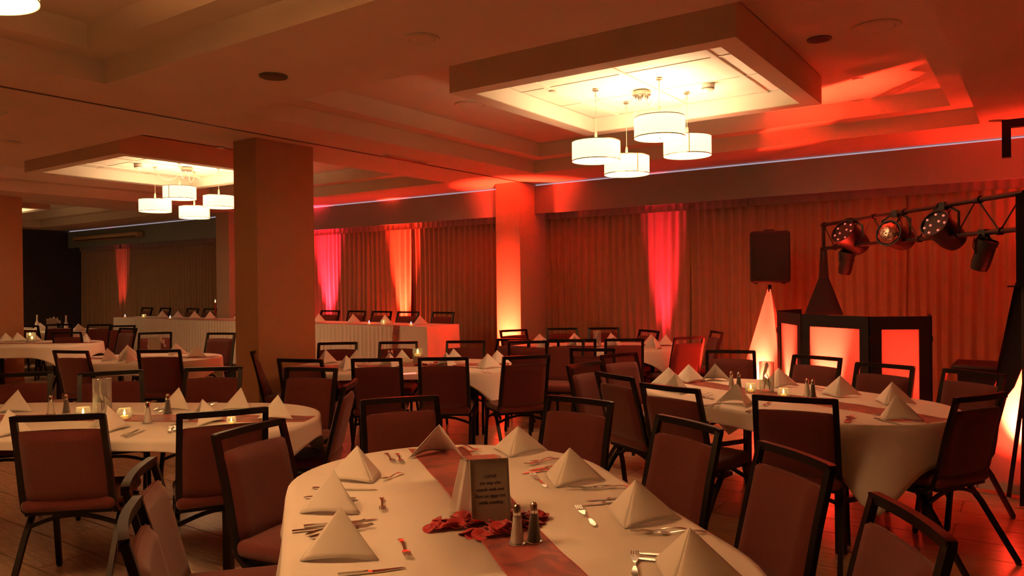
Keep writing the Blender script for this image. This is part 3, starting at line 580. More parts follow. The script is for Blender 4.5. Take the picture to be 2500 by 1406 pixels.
for i,t in enumerate(TABLES): table(t); cloth(t,*spec[t],i+3)
# runners
def strip(Lp,Rp,z,name,lab,cat,seed=0,amp=.0015,grp=None):
    n=len(Lp); k=8; m=5; vs=[];
    rnd=random.Random(seed)
    tot=(n-1)*k
    for i in range(tot+1):
        a=min(i//k,n-2); f=(i-a*k)/k
        l=Vector(Lp[a]).lerp(Vector(Lp[a+1]),f); r=Vector(Rp[a]).lerp(Vector(Rp[a+1]),f)
        for j in range(m+1):
            p=l.lerp(r,j/m); zz=z if len(p)<3 else p[2]
            vs.append((p[0],p[1],zz+amp*(1+sin(i*.9+j*1.7+seed))))
    fs=[(i*(m+1)+j,(i+1)*(m+1)+j,(i+1)*(m+1)+j+1,i*(m+1)+j+1) for i in range(tot) for j in range(m)]
    o=MB().add(vs,fs,True).obj(name,'organza'); tag(o,lab,cat,grp)
    hem=MB()
    for E in(0,m): hem.tube([Vector(vs[i*(m+1)+E])+Vector((0,0,.0005)) for i in range(tot+1)],.0014,5)
    hem.obj('hem','petal',o)
    return o
def axpt(t,s,w): 
    x,y,a,b,an=TABLES[t]; c,s_=cos(radians(an)),sin(radians(an)); return (x+c*s-s_*w,y+s_*s+c*w)
def runner(t,w,lab,ext=.12):
    a,b=TABLES[t][2:4]; ss=[-a+.02+(2*a-.04)*k/9 for k in range(10)]
    Lp=[(*axpt(t,s,w/2+.01*sin(s*3)),.7665) for s in ss];Rp=[(*axpt(t,s,-w/2+.01*cos(s*4)),.7665) for s in ss]
    strip(Lp,Rp,.766,'table_runner',lab,'runner',seed=len(t)+int(t[1]),grp='sheer red table runners')
E1=lambda L:[(x,y,.7668) for x,y in L]
ext=lambda a,b,f:(a[0]+(b[0]-a[0])*f,a[1]+(b[1]-a[1])*f)
L1=RUN1L+[ext(RUN1L[-2],RUN1L[-1],2.2)]; R1=RUN1R+[ext(RUN1R[-2],RUN1R[-1],2.2)]
strip(E1(L1),E1(R1),.766,'table_runner','sheer red organza runner lying crinkled under the framed verse','runner',3,.002,'sheer red table runners')
for t in('T2','T3','T4','T5','T6','T7','T8'): runner(t,.20,f'sheer red organza runner along {TN[t]}',.06)
# ================================================================ NAPKINS
def napkin_mesh(seed,h=.135):
    rnd=random.Random(seed); A=Vector((rnd.uniform(-.006,.006),0,h)); mb=MB()
    hw=.127+rnd.uniform(-.006,.006); F=Vector((0,-.135,0)); 
    for sx in(-1,1):
        for layer in(0,1):
            Rp=Vector((sx*(hw-.012*layer),.055+rnd.uniform(-.012,.012)-.012*layer,0)); Fp=F+Vector((0,.02*layer,0)); Ap=A-Vector((0,0,.007*layer))
            n_=(Fp-Ap).cross(Rp-Ap).normalized()*(-sx if True else 1)
            if n_.y>0 : n_=-n_
            bl=rnd.uniform(.010,.018)
            def fn(u,v,Ap=Ap,Fp=Fp,Rp=Rp,n_=n_,bl=bl,sx=sx):
                p=Ap.lerp(Fp.lerp(Rp,v),u)
                p=p+n_*bl*sin(pi*min(1,v*1.0))*u*.9
                p=p+Vector((0,.012,0))*(1-v)**6*u   # soft ridge
                p.z+=.010*sin(pi*v)*u*u*.8
                return (p.x,p.y,max(p.z,.001))
            mb.grid(fn,9,10)
    return mb
nm=[napkin_mesh(i).mesh('napkin','napkin') for i in range(6)]
nl=ranks([(i,t,x,y) for i,(t,x,y,a,h) in enumerate(NAPKINS)],'white folded napkin')
for i,(t,x,y,a,h) in enumerate(NAPKINS):
    o=bpy.data.objects.new('napkin',nm[i%6]); COL.objects.link(o); z=.967 if t=='HT' else .7668
    o.location=(x,y,z+.001); o.rotation_euler=(0,0,radians(a+90)); o.scale=(1,1,h/.135)
    md=o.modifiers.new('thick','SOLIDIFY'); md.thickness=.0025; md.offset=0
    tag(o,nl[i],'napkin','napkins on '+TN[t])
# ================================================================ CUTLERY
def fork_mesh():
    m=MB(); n=14
    def prof(y): # half width along length 0..1 (handle end to tine tip)
        if y<.08: return .008*sqrt(y/.08)+.002
        if y<.3: return .010-.0055*(y-.08)/.22
        if y<.6: return .0035+.000*(y)
        if y<.72: return .0035+.0085*((y-.6)/.12)**.8
        return .012
    L=.19; vs=[];k=18
    for i in range(k+1):
        y=i/k*.76; w=prof(y); z=.003+.006*sin(pi*min(1,y/.6))*(1)+(.004 if y>.6 else 0)*((y-.6)/.16)
        vs+= [(-w,y*L,z),(w,y*L,z),(w,y*L,z+.0022),(-w,y*L,z+.0022)]
    fs=[]
    for i in range(k):
        for j in range(4): fs.append((i*4+j,i*4+(j+1)%4,(i+1)*4+(j+1)%4,(i+1)*4+j))
    fs+=[(3,2,1,0),(k*4,k*4+1,k*4+2,k*4+3)]; m.add(vs,fs)
    for tx in(-.0102,-.0034,.0034,.0102): m.sqtube([(tx,.76*L,.0085),(tx,.86*L,.0075),(tx*.95,.99*L,.012)],.0032,.002)
    return m
def knife_mesh():
    m=MB(); L=.235; k=16; vs=[]
    for i in range(k+1):
        y=i/k
        if y<.45: w0,w1,z=-.007-.002*cos(y*8),.007,.006
        else:
            s=(y-.45)/.55; w0=-.009; w1=.009*(1-s**4)-.004*s; z=.0025
            if y>.98: w0=-.002;w1=-.001
        vs+=[(w0,y*L,.001),(w1,y*L,.001),(w1,y*L,z),(w0,y*L,z)]
    fs=[]
    for i in range(k):
        for j in range(4): fs.append((i*4+j,i*4+(j+1)%4,(i+1)*4+(j+1)%4,(i+1)*4+j))
    fs+=[(3,2,1,0),(k*4,k*4+1,k*4+2,k*4+3)]; return m.add(vs,fs)
def spoon_mesh():
    m=MB(); L=.19; k=20; vs=[]
    for i in range(k+1):
        y=i/k
        if y<.65: w=.0035+.006*abs(1-y/.3 if y<.3 else 0)*(1 if y>.02 else .5); z=.002+.007*sin(pi*y/.65)
        else:
            s=(y-.65)/.35; w=.019*sqrt(max(0.002,1-(2*s-1)**2)); z=.002+.003*abs(2*s-1)
        vs+=[(-w,y*L,z+.003),(0,y*L,z),(w,y*L,z+.003),(0,y*L,z+.002 if y>.65 else z+.004)]
    fs=[]
    for i in range(k):
        for j in range(4): fs.append((i*4+j,i*4+(j+1)%4,(i+1)*4+(j+1)%4,(i+1)*4+j))
    fs+=[(3,2,1,0),(k*4,k*4+1,k*4+2,k*4+3)]; return m.add(vs,fs)
CM={'fork':(fork_mesh().mesh('fork','steel'),.19),'knife':(knife_mesh().mesh('knife','steel'),.235),'spoon':(spoon_mesh().mesh('spoon','steel'),.19)}
def nearest_nap(t,x,y): return min((i for i,n_ in enumerate(NAPKINS) if n_[0]==t),key=lambda i:(NAPKINS[i][1]-x)**2+(NAPKINS[i][2]-y)**2)
cnt={}
for t,kind,x0,y0,x1,y1 in CUTLERY:
    d=Vector((x1-x0,y1-y0)); L=d.length; me,l0=CM[kind]
    sc=min(1.1,max(.72,L/l0)) 
    o=bpy.data.objects.new(kind,me);COL.objects.link(o); c=Vector(((x0+x1)/2,(y0+y1)/2))
    dn=d.normalized(); p=c-dn*l0*sc/2; o.location=(p.x,p.y,.768); o.rotation_euler=(0,0,atan2(dn.y,dn.x)-pi/2); o.scale=(1,sc,1)
    i=nearest_nap(t,c.x,c.y); key=nl[i].replace('white folded napkin, ','')
    cs=key.split(' of ')[0].replace('on the ','').replace(' side',' side')
    cnt.setdefault((kind,i),[]).append(o)
    o['_n']=key
for (kind,i),L in cnt.items():
    for j,o in enumerate(L):
        key=o['_n']; del o['_n']
        rel=Vector((o.location.x,o.location.y))
        short=key.replace('on the ','').replace('near side of','near-side').replace('far side of','far-side').replace('the framed verse table','napkin at the framed verse').replace('the left glass vase table','napkin at the left glass vase').replace('the table before the booth','napkin before the booth').replace('the middle candle jar table','napkin by the middle candle jar')
        w='' 
        if len(L)==2: w=['left ','right '][sorted([scrx(q_.location.x,q_.location.y) for q_ in L]).index(scrx(o.location.x,o.location.y))]
        if len(L)>2: w=(['leftmost ','second ','third ','fourth ','fifth ','sixth '])[sorted([scrx(q_.location.x,q_.location.y) for q_ in L]).index(scrx(o.location.x,o.location.y))]
        tag(o,f"{w}steel {kind} by the {short}",kind,'cutlery on the tables')
# ================================================================ TABLE ITEMS
def shaker(x,y,fill,lab,s=1):
    t=thing('shaker',lab,'shaker',(x,y,.768)); t.scale=(s,s,s)
    MB().lathe([(.0255,0),(.026,.004),(.0215,.012),(.0165,.05),(.0125,.085),(.0115,.092)],n=16).obj('glass_body','glass',t)
    MB().lathe([(.0195,.006),(.0185,.014),(.0145,.05),(.0105,.084)],n=14).obj('filling',fill,t)
    MB().lathe([(.0125,.088),(.0125,.100),(.0115,.104),(.0112,.112),(.007,.119),(.001,.122)],n=16).obj('cap','chrome',t)
    MB().lathe([(.027,0),(.0272,.003),(.024,.005)],n=16).obj('base_ring','chrome',t)
shaker(*PT['salt'],'salt','glass salt shaker with chrome dome cap in front of the framed verse')
shaker(*PT['pep'],'pepper','glass pepper shaker with chrome cap, right of the salt beside the framed verse')
shaker(*PT['sh2a'],'salt','leftmost salt shaker on the glass vase table at left')
shaker(*PT['sh2b'],'pepper','leftmost pepper shaker on the glass vase table at left')
shaker(*PT['sh2c'],'salt','salt shaker right of the candles on the glass vase table',1.05)
shaker(*PT['sh2d'],'pepper','pepper shaker right of the candles on the glass vase table',1.05)
shaker(*PT['sh3a'],'salt','left salt shaker on the table before the lit booth')
shaker(*PT['sh3b'],'pepper','left pepper shaker on the table before the lit booth')
shaker(*PT['sh3c'],'salt','right salt shaker on the table before the lit booth')
shaker(*PT['sh3d'],'pepper','right pepper shaker on the table before the lit booth')
shaker(*PT['t4s1'],'salt','salt shaker left of the candle jar on the middle table')
shaker(*PT['t4s2'],'pepper','pepper shaker left of the candle jar on the middle table')
def candle(x,y,z,lab,glow=.5,s=1,jar=True,flame='flame',name='tealight_candle'):
    t=thing(name,lab,'candle',(x,y,z)); t.scale=(s,s,s)
    if jar: MB().lathe([(.030,0),(.036,.012),(.038,.035),(.034,.060)],n=18,cap=False).obj('glass_cup','glass',t,solid=.002)
    MB().lathe([(.020,.004),(.020,.020),(.004,.022)],n=14).obj('wax','wax',t)
    MB().lathe([(.002,.022),(.006,.030),(.0055,.038),(.002,.050),(.0005,.056)],n=10).obj('flame',flame,t)
    if glow: light('candle_glow','POINT',(x,y,z+.055*s),glow,(1,.55,.15),.01)
candle(*PT['can2a'],.768,'left flickering tealight in a glass cup beside the tall glass vase',.25,1.1)
candle(*PT['can2b'],.768,'right flickering tealight in a glass cup beside the tall glass vase',.25,1.1)
candle(*PT['can2c'],.768,'small tealight behind the second chair of the glass vase table',.15,.7)
candle(*PT['can3a'],.768,'left tealight in a round cup on the table before the booth',.2)
candle(*PT['can3b'],.768,'right tealight in a round cup on the table before the booth',.2)
def vase(x,y,z,lab,h=.22,r=.055,inner=True):
    t=thing('glass_vase',lab,'vase',(x,y,z))
    MB().lathe([(r*.98,.004),(r,.02),(r,h)],n=28,cap=False).obj('glass_wall','glass',t,solid=.003)
    MB().lathe([(r,0),(r,.010),(.002,.012)],n=28).obj('base','glass',t)
    MB().lathe([(r+.001,h-.003),(r+.003,h),(r-.003,h+.001),(r-.003,h-.003)],n=28,cap=False).obj('lip','chrome',t)
    if inner:
        m=MB()
        def fn(u,v):
            a=.5+5*u; rr=.026+.016*sin(6*u); return (rr*cos(a)+.018*(v-.5)*sin(a), rr*sin(a), .02+h*.86*u+.03*(v-.5))
        m.grid(fn,28,3); m.obj('ribbon','ribbon',t,solid=.001)
        MB().tube([(.02,0,.015),(.012,.005,h*.45),(.0,.0,h*.6)],.003,6).obj('stem','pepper',t); MB().tube([(-.02,.01,.015),(-.010,.0,h*.4)],.003,6).obj('stem','pepper',t)
    return t
vase(*PT['vase2'],.768,'tall clear cylinder vase holding ivory ribbon on the left table',.23,.052)
vase(*PT['vase3'],.768,'tall clear cylinder vase holding folded white stems before the lit booth',.21,.05)
vase(*PT['vase5'],.768,'white wrapped vase at the centre of the back table',.2,.045)
# candle jar on middle table
t=thing('candle_jar','tall amber glass jar with floating lit candle on the middle table','candle',(*PT['can4'],.768))
MB().lathe([(.047,.003),(.048,.02),(.048,.15)],n=24,cap=False).obj('glass_wall','glass',t,solid=.003)
MB().lathe([(.043,.006),(.044,.075)],n=20).obj('water','amber',t)
MB().lathe([(.03,.075),(.034,.085),(.03,.10)],n=16).obj('floating_candle','wax',t)
MB().lathe([(.003,.10),(.010,.112),(.009,.125),(.002,.145)],n=12).obj('flame','flame',t)
light('candle_glow','POINT',(PT['can4'][0],PT['can4'][1],.768+.13),.5,(1,.6,.15),.01)
o=MB().tube([(0,-.06,.006),(0,.06,.006)],.0065,8).obj('glow_stick','ledred',loc=(*PT['glow4'],.767),rot=(0,0,-.5)); tag(o,'short glowing red stick lying on the middle table','stick')
# photo frame with tulle on T1
def sign(x,y,z,ang,w,h,lab,tilt=12,text=False,arch=False,tul=True):
    t=thing('table_sign',lab,'sign',(x,y,z),radians(ang)); R=Matrix.Rotation(radians(-tilt),4,'X')
    m=MB(); b=.007
    m.box((-w/2,-.008,0),(-w/2+b,.006,h),R);m.box((w/2-b,-.008,0),(w/2,.006,h),R);m.box((-w/2+b,-.008,0),(w/2-b,.006,b),R);m.box((-w/2+b,-.008,h-b*1.3),(w/2-b,.006,h),R)
    m.obj('frame','pewter',t)
    MB().box((-w/2+b,-.002,b),(w/2-b,.004,h-b*1.3),R).obj('card','card',t)
    if text:
        lines=['I LOVE','the way she','stands with one','foot on tippy toe','while cooking']
        for i,l in enumerate(lines):
            cu=bpy.data.curves.new('lettering','FONT'); cu.body=l; cu.size=.0145; cu.align_x='CENTER'; cu.shear=.3; cu.extrude=.0003; cu.offset=.0002
            to=bpy.data.objects.new('tmp',cu); COL.objects.link(to); bpy.context.view_layer.update()
            me=bpy.data.meshes.new_from_object(to.evaluated_get(bpy.context.evaluated_depsgraph_get())); me.materials.clear(); me.materials.append(MT['ink'])
            lo=bpy.data.objects.new('lettering',me); COL.objects.link(lo); lo.parent=t
            lo.matrix_local=R@Matrix.Translation((0,-.0025,h*.715-i*.0205))@Matrix.Rotation(pi/2,4,'X')
            bpy.data.objects.remove(to)
    MB().box((-.02,.006,0),(.02,.01,h*.7),Matrix.Translation((0,.05,0))@Matrix.Rotation(radians(12),4,'X')).obj('easel','pewter',t)
    return t
u1=Vector((.087,.096)).normalized()
sign(-1.470,1.981,.768,48,.128,.212,'pewter framed card with a printed verse standing among red petals',10,True)
t=thing('tulle_wrapped_block','clear square holder wrapped in white tulle behind the framed verse','centrepiece',(-1.60,2.10,.768),radians(48))
MB().box((-.055,-.03,0),(.055,.03,.17)).obj('clear_block','glass',t)
MB().box((-.056,-.031,.165),(.056,.031,.185)).obj('patterned_top','pewter',t)
def tul(u,v):
    a=2*pi*u; rr=1+.10*sin(9*a)+.06*sin(17*a); k=1-v*.36
    return ((.10*k*rr)*cos(a)+.0*v,(.082*k*rr)*sin(a),.004+.175*v+.006*sin(5*a)*v)
MB().grid(tul,90,8).obj('tulle','tulle',t)
# petals
def petal_mesh(seed):
    r=random.Random(seed); a=.019+r.random()*.008; b=.024+r.random()*.010; c1=r.uniform(.3,1.1); 
    def fn(u,v):
        th=2*pi*u; rr=v; x=a*rr*cos(th)*(1-.25*rr*sin(th)); y=b*rr*sin(th); return (x,y,c1*14*(x*x)+8*y*y*r_+.002*sin(3*th)*rr)
    r_=r.uniform(.2,1.2)
    return MB().grid(fn,12,3)
pm=[petal_mesh(i).mesh('rose_petal','petal') for i in range(6)]
def petals(cx,cy,n,rx,ry,ang,lab,grp,z=.769,seed=1,hole=.0):
    r=random.Random(seed)
    for i in range(n):
        for _ in range(20):
            a=r.random()*2*pi; q_=sqrt(r.random()); 
            if q_>hole: break
        px=rx*q_*cos(a);py=ry*q_*sin(a); c,s=cos(ang),sin(ang)
        o=bpy.data.objects.new('rose_petal',pm[i%6]);COL.objects.link(o); o.location=(cx+px*c-py*s,cy+px*s+py*c,z+.002+.026*(1-q_)*r.random()+.004*r.random())
        o.rotation_euler=(r.uniform(-.5,.5),r.uniform(-.5,.5),r.random()*6.28); md=o.modifiers.new('thick','SOLIDIFY');md.thickness=.0008
        tag(o,lab,'petal',grp)
petals(-1.50,1.99,46,.20,.085,radians(48),'dark red fabric rose petal heaped around the framed verse','petals around the framed verse',hole=.25)
petals(-1.405,1.935,14,.11,.05,radians(48),'dark red fabric rose petal heaped around the framed verse','petals around the framed verse',seed=5)
petals((PT['ptl4a'][0]+PT['ptl4b'][0])/2,(PT['ptl4a'][1]+PT['ptl4b'][1])/2,26,.26,.07,radians(50),'red rose petal scattered around the amber candle jar','petals around the candle jar',seed=9)
# signs on far tables
sign(PT['fr6'][0],PT['fr6'][1],.768,60,.14,.19,'tulle edged framed card on the table left of the brown pillar',8)
sign(TABLES['T8'][0]+.1,TABLES['T8'][1],.768,62,.17,.22,'pale tulle edged framed card on the arched sign table',8)
def tuft(x,y,z,w,h,lab):
    def fn(u,v):
        a=pi*u; rr=1+.08*sin(13*a); return (-w*cos(a)*rr*(1-.15*(1-v)),.02*v-.01,h*(.25+.75*sin(a))*rr*(.7+.3*v))
    o=MB().grid(fn,40,2).obj('tulle_tuft','tulle',loc=(x,y,z),rot=(0,0,radians(60))); tag(o,lab,'tulle')
tuft(PT['fr6'][0]-.03,PT['fr6'][1]+.05,.77,.10,.19,'white tulle puffed behind the framed card left of the brown pillar')
tuft(TABLES['T8'][0]+.05,TABLES['T8'][1]+.06,.77,.13,.24,'pale tulle arch around the card on the far left table')
# jar with tealights on T7, white bottles
jx,jy=PT['jar7']; jx,jy=axpt('T7',.0,.05)
t=thing('candle_jar','clear jar with two bright tealights on the far left table','candle',(jx,jy,.768))
MB().lathe([(.06,.003),(.06,.15)],n=20,cap=False).obj('glass_wall','glass',t,solid=.003)
for dx,z_ in((-.03,.10),(.03,.05)):
    MB().lathe([(.018,z_),(.02,z_+.012)],c=(dx,0,0),n=12).obj('tealight','wax',t); MB().lathe([(.004,z_+.012),(.014,z_+.028),(.002,z_+.05)],c=(dx,0,0),n=10).obj('flame','flame',t)
light('candle_glow','POINT',(jx,jy,.768+.17),.5,(1,.6,.2),.01)
for k,(x,y) in enumerate([axpt('T8',-.5,.2),axpt('T8',-.75,-.1),axpt('T8',.5,-.1)]):
    b=thing('white_bottle',['tall white bottle on the arched sign table, left one','tall white bottle on the arched sign table, middle one','tall white bottle on the arched sign table, right one'][k],'bottle',(x,y,.768))
    MB().lathe([(.035,0),(.036,.12),(.014,.17),(.013,.25),(.016,.26)],n=16).obj('body','salt',b); MB().lathe([(.017,.26),(.017,.285)],n=12).obj('stopper','ring',b)
# ================================================================ HEAD TABLE
rs=thing('stage_riser','low carpeted riser under the head table','stage',(-11.7,8.55,0))
MB().box((-5.3,-.62,.0),(5.2,.62,.18)).obj('deck_frame','black',rs); MB().box((-5.3,-.62,.18),(5.2,.62,.2)).obj('deck','wood',rs)
ht=thing('head_table','long head table on a riser with pleated white skirt and pale top','table',(-11.3,8.45,.2))
hx=4.2
MB().box((-hx,-.34,.722),(hx,.34,.752)).obj('tabletop','wood',ht)
for sx in(-4.0,-1.4,1.4,4.0):
    for sy in(-.28,.28): MB().bar((sx,sy,0),(sx,sy,.722),.035).obj('leg','frame',ht)
def skirt(x0,x1,y,lab=None):
    n=int((x1-x0)/.012); vs=[];fs=[]
    for i in range(n+1):
        x=x0+(x1-x0)*i/n
        for j,z in enumerate((.02,.3,.6,.745)):
            am=.018*(1-.55*(j/3)); ph=.3*sin(x*2.1); vs.append((x,y-.02-am*sin(2*pi*x/.085+ph)-(.012 if j==0 else 0)*sin(x*7),z))
    for i in range(n):
        for j in range(3): fs.append((i*4+j,(i+1)*4+j,(i+1)*4+j+1,i*4+j+1))
    return MB().add(vs,fs,True)
skirt(-hx,hx-.52,-.35).obj('pleated_skirt','cloth',ht)
for z0,nm_ in((.735,'skirt_band'),): MB().box((-hx,-.365,.715),(hx-.52,-.352,.752)).obj(nm_,'cloth',ht)
tc=MB(); 
tc.box((-hx-.01,-.36,.753),(hx+.01,.36,.765))
tc.obj('table_linen','cloth',ht)
# plain overlay cloth on right end
m=MB()
def ov(u,v):
    # u along perimeter: front then right side ; v down
    L1_=.55;L2_=.72; s=u*(L1_+L2_)
    if s<L1_: x=hx-.54+s; y=-.372
    else: x=hx+.015; y=-.372+(s-L1_)
    d=.02*sin(s*16)*v+.012*v
    return (x+(d if s>=L1_ else 0),y-(d if s<L1_ else 0),.766-.735*v)
m.grid(ov,60,6); m.add([(hx-.54,-.372,.7665),(hx+.015,-.372,.7665),(hx+.015,.36,.7665),(hx-.54,.36,.7665)],[(0,1,2,3)])
o=m.obj('tablecloth','cloth',loc=(-11.3,8.45,.2)); tag(o,'plain white cloth hanging over the right end of the head table','tablecloth')
rl=[(-15.5,8.085,.9695)]; 
Lp=[(-15.48+8.0*k/12,8.20,.9695) for k in range(13)];Rp=[(-15.48+8.0*k/12,8.083,.9695) for k in range(13)]
strip(Lp,Rp,.97,'table_runner','red sheer runner laid along the front edge of the head table','runner',2,.001,'sheer red table runners')
Lp=[(-7.72,8.20,.9700),(-7.72,8.078,.9700),(-7.72,8.050,.85),(-7.72,8.045,.62)];Rp=[(-7.60,8.20,.97),(-7.60,8.078,.97),(-7.60,8.05,.85),(-7.64,8.045,.62)]
strip(Lp,Rp,.97,'table_runner','red runner end hanging down the front of the head table','runner',4,.001)
for k in('led1','led2','led3','led4'):
    i=['led1','led2','led3','led4'].index(k); x=PT[k][0]
    candle(x,8.13,.969,'bluish white LED candle on the head table front edge, '+['leftmost','second from left','third from left','rightmost'][i],0,1.15,False,'ledb','led_candle')
for k,w in(('tl1','left'),('tl2','right')):
    candle(PT[k][0],8.30,.967,f'amber glowing tealight on the {w} part of the head table',.2,1.1)
t=thing('taper_candle','tall thin red taper candle in a glass stick on the head table','candle',(PT['taper'][0],8.4,.967))
MB().lathe([(.03,0),(.03,.01),(.008,.03),(.007,.08),(.016,.09),(.016,.11)],n=16).obj('glass_stick','glass',t)
MB().lathe([(.010,.09),(.009,.30),(.002,.305)],n=10).obj('wax','redwax',t); MB().lathe([(.002,.305),(.010,.325),(.002,.36)],n=10).obj('flame','flame',t)
# ================================================================ SPEAKER
def speaker(x,y,z0,rz,lab):
    t=thing('loudspeaker',lab,'speaker',(x,y,z0),rz)
    w,h_,d=.34,.60,.34
    m=MB(); 
    prof=[(-.21,-.11),(.21,-.11),(.21,0),(.13,.26),(-.13,.26),(-.21,0)]
    b=MB().bbox((-.215,-.15,.012),(.215,.20,.588),.035,4)
    b.v=[(x_*(1-.35*max(0,(y_-.02)/.2)),y_,z_+(.012 if z_>.3 else 0)*(1-(x_/.21)**2)) for x_,y_,z_ in b.v]
    b.obj('cabinet','black',t)
    g=MB().bbox((-.200,-.165,.03),(.200,-.145,.570),.009,2); g.obj('grille','grille',t)
    f=MB()
    for sx in(-.15,.15): f.lathe([(.018,0),(.018,.014)],c=(sx,-.08,0),n=10); f.lathe([(.018,0),(.018,.014)],c=(sx,.1,0),n=10)
    f.obj('rubber_feet','foot',t)
    MB().bar((-.06,.02,.61),(.06,.02,.61),.02,.012).obj('handle','black',t)
    MB().box((-.19,-.168,.05),(-.175,-.164,.065)).obj('badge','chrome',t)
    return t
SX,SY=-2.54,8.76
speaker(SX,SY,1.52,YAW*.55,'black loudspeaker on a scrim covered stand in front of the curtains')
def scrim_stand(x,y,h_,r,rot,lab,power,apw=.025):
    t=thing('speaker_stand',lab,'stand',(x,y,0),rot)
    MB().lathe([(.018,.05),(.018,h_+.05),(.0,h_+.05)],n=12).obj('pole','frame',t)
    for k in range(3):
        a=radians(90+120*k); MB().bar((.0,.0,.75),(r*.93*cos(a),r*.93*sin(a),.02),.022).obj('leg','frame',t)
    # three faces
    P=[Vector((r*cos(radians(90+120*k)),r*sin(radians(90+120*k)),.012)) for k in range(3)]; A=[Vector((apw*cos(radians(90+120*k)),apw*sin(radians(90+120*k)),h_)) for k in range(3)]
    for k in range(3):
        a,b=P[k],P[(k+1)%3];c,d=A[k],A[(k+1)%3]; nrm=(b-a).cross(c-a).normalized()
        def fn(u,v,a=a,b=b,c=c,d=d,nrm=nrm):
            p=a.lerp(b,u).lerp(c.lerp(d,u),v); return p-Vector((p.x,p.y,0))*.22*sin(pi*v)*sin(pi*u)
        MB().grid(fn,10,14).obj('scrim_panel','wcloth',t)
    return t
scrim_stand(SX,SY,1.46,.46,radians(-60)+YAW,'white stretch scrim pyramid under the loudspeaker glowing red and yellow',1)
MB()
# ================================================================ BOOTH
BC=[(-2.22,8.82),(-2.325,8.32),(-1.93,7.72),(-1.265,7.375),(-.818,7.626),(-.89,8.18)]
bt=thing('dj_booth','black framed folding booth facade with three screens glowing red','booth',(0,0,0))
for i in range(5):
    a=Vector((*BC[i],0));b=Vector((*BC[i+1],0)); d=(b-a); L=d.length; an=atan2(d.y,d.x)
    Mx=Matrix.Translation(a)@Matrix.Rotation(an,4,'Z'); fr=MB(); bw=.095; top=1.2245
    if i==0: top=1.235
    fr.box((0.004,-.015,0.0),(bw,.015,top),Mx);fr.box((L-bw,-.015,0.0),(L-.004,.015,top),Mx);fr.box((bw,-.015,top-.115),(L-bw,.015,top),Mx);fr.box((bw,-.015,0.0),(L-bw,.015,.10),Mx)
    p=fr.obj('facade_frame','bcloth',bt)
    MB().add([Mx@Vector(v_) for v_ in((bw,0,.10),(L-bw,0,.10),(L-bw,0,top-.115),(bw,0,top-.115))],[(0,1,2,3)]).obj('screen','scr',p)
    for z_ in(.2,1.0): MB().box((-.008,-.02,z_),(.012,.02,z_+.05),Mx).obj('hinge','frame',p)
dt=thing('dj_table','round topped table under black cloth behind the booth','table',(-.62,8.05+.35,0))
dt.location=(-.37,7.95,0)
MB().bbox((-.30,-.28,.755),(.30,.30,.80),.02,3).obj('tabletop','black',dt)
def dsk(u,v):
    a=2*pi*u; sq=max(abs(cos(a)),abs(sin(a))); return ((.25/sq)*cos(a)*(1+.03*sin(14*a)*v),(.25/sq)*sin(a)*(1+.03*sin(14*a)*v),.76-.74*v)
MB().grid(dsk,64,4).obj('black_cloth','bcloth',dt)
# ================================================================ TRUSS
TA=Vector((-1.91,8.55,0));TB=Vector((-.10,6.32,0)); td=(TB-TA); tl=td.length; tu=td.normalized(); tn=Vector((-tu.y,tu.x,0))
t=thing('light_truss','black lattice light truss spanning between two stands at upper right','truss',(0,0,0))
ZT,ZB=2.14,1.89
MB().tube([TA+Vector((0,0,ZT))-tu*.03,TB+Vector((0,0,ZT))],.019,10).obj('chord','black',t)
MB().tube([TA+Vector((0,0,ZB))-tu*.03,TB+Vector((0,0,ZB))],.019,10).obj('chord','black',t)
MB().tube([TA+Vector((0,0,ZB)),TA+Vector((0,0,ZT))],.018,8).obj('end_post','black',t)
nz=6
for k in range(nz):
    s0=(k+.02)/nz*tl; s1=(k+.5)/nz*tl; s2=(k+.98)/nz*tl
    MB().tube([TA+tu*s0+Vector((0,0,ZT)),TA+tu*s1+Vector((0,0,ZB))],.006,6).obj('brace','black',t)
    MB().tube([TA+tu*s1+Vector((0,0,ZB)),TA+tu*s2+Vector((0,0,ZT))],.006,6).obj('brace','black',t)
    for s,z_ in((s0+.01,ZT),(s1,ZB)): MB().tube([TA+tu*(s-.02)+Vector((0,0,z_)),TA+tu*(s+.02)+Vector((0,0,z_))],.028,10).obj('coupler','black',t)
def tstand(P,lab,left):
    r_=.34 if left else .14; t=thing('truss_stand',lab,'stand',(P.x,P.y,0))
    MB().tube([(0,0,.05),(0,0,1.86)],.024,10).obj('pole','black',t)
    for k in range(3):
        a=radians(20+120*k); MB().bar((0,0,.9),(r_*cos(a),r_*sin(a),.01),.028).obj('leg','black',t)
    return t
# left stand: square-cut black scrim above a white lit lower part
t1=tstand(TA,'black scrim covered truss stand rising behind the booth',True)
def pyr(t,zt,zb,rt,rb,m,name,n=3,rot=0,faces=None):
    P=[(cos(radians(rot+360/n*k)),sin(radians(rot+360/n*k))) for k in range(n)]
    for k in range(n):
        if faces and k not in faces: continue
        a,b=P[k],P[(k+1)%n]
        def fn(u,v):
            x=a[0]+(b[0]-a[0])*u;y=a[1]+(b[1]-a[1])*u; r_=rb+(rt-rb)*v; return (x*r_,y*r_,zb+(zt-zb)*v)
        MB().grid(fn,4,8).obj(name,m,t,solid=.002)
pyr(t1,1.9,1.58,.035,.055,'bcloth','black_scrim',3,100)
pyr(t1,1.58,1.19,.055,.22,'bcloth','black_scrim',3,100)
pyr(t1,1.185,.02,.22,.40,'wcloth','white_scrim',3,100)
t2=tstand(TB,'large black and white scrim covered truss stand at the right edge',False)
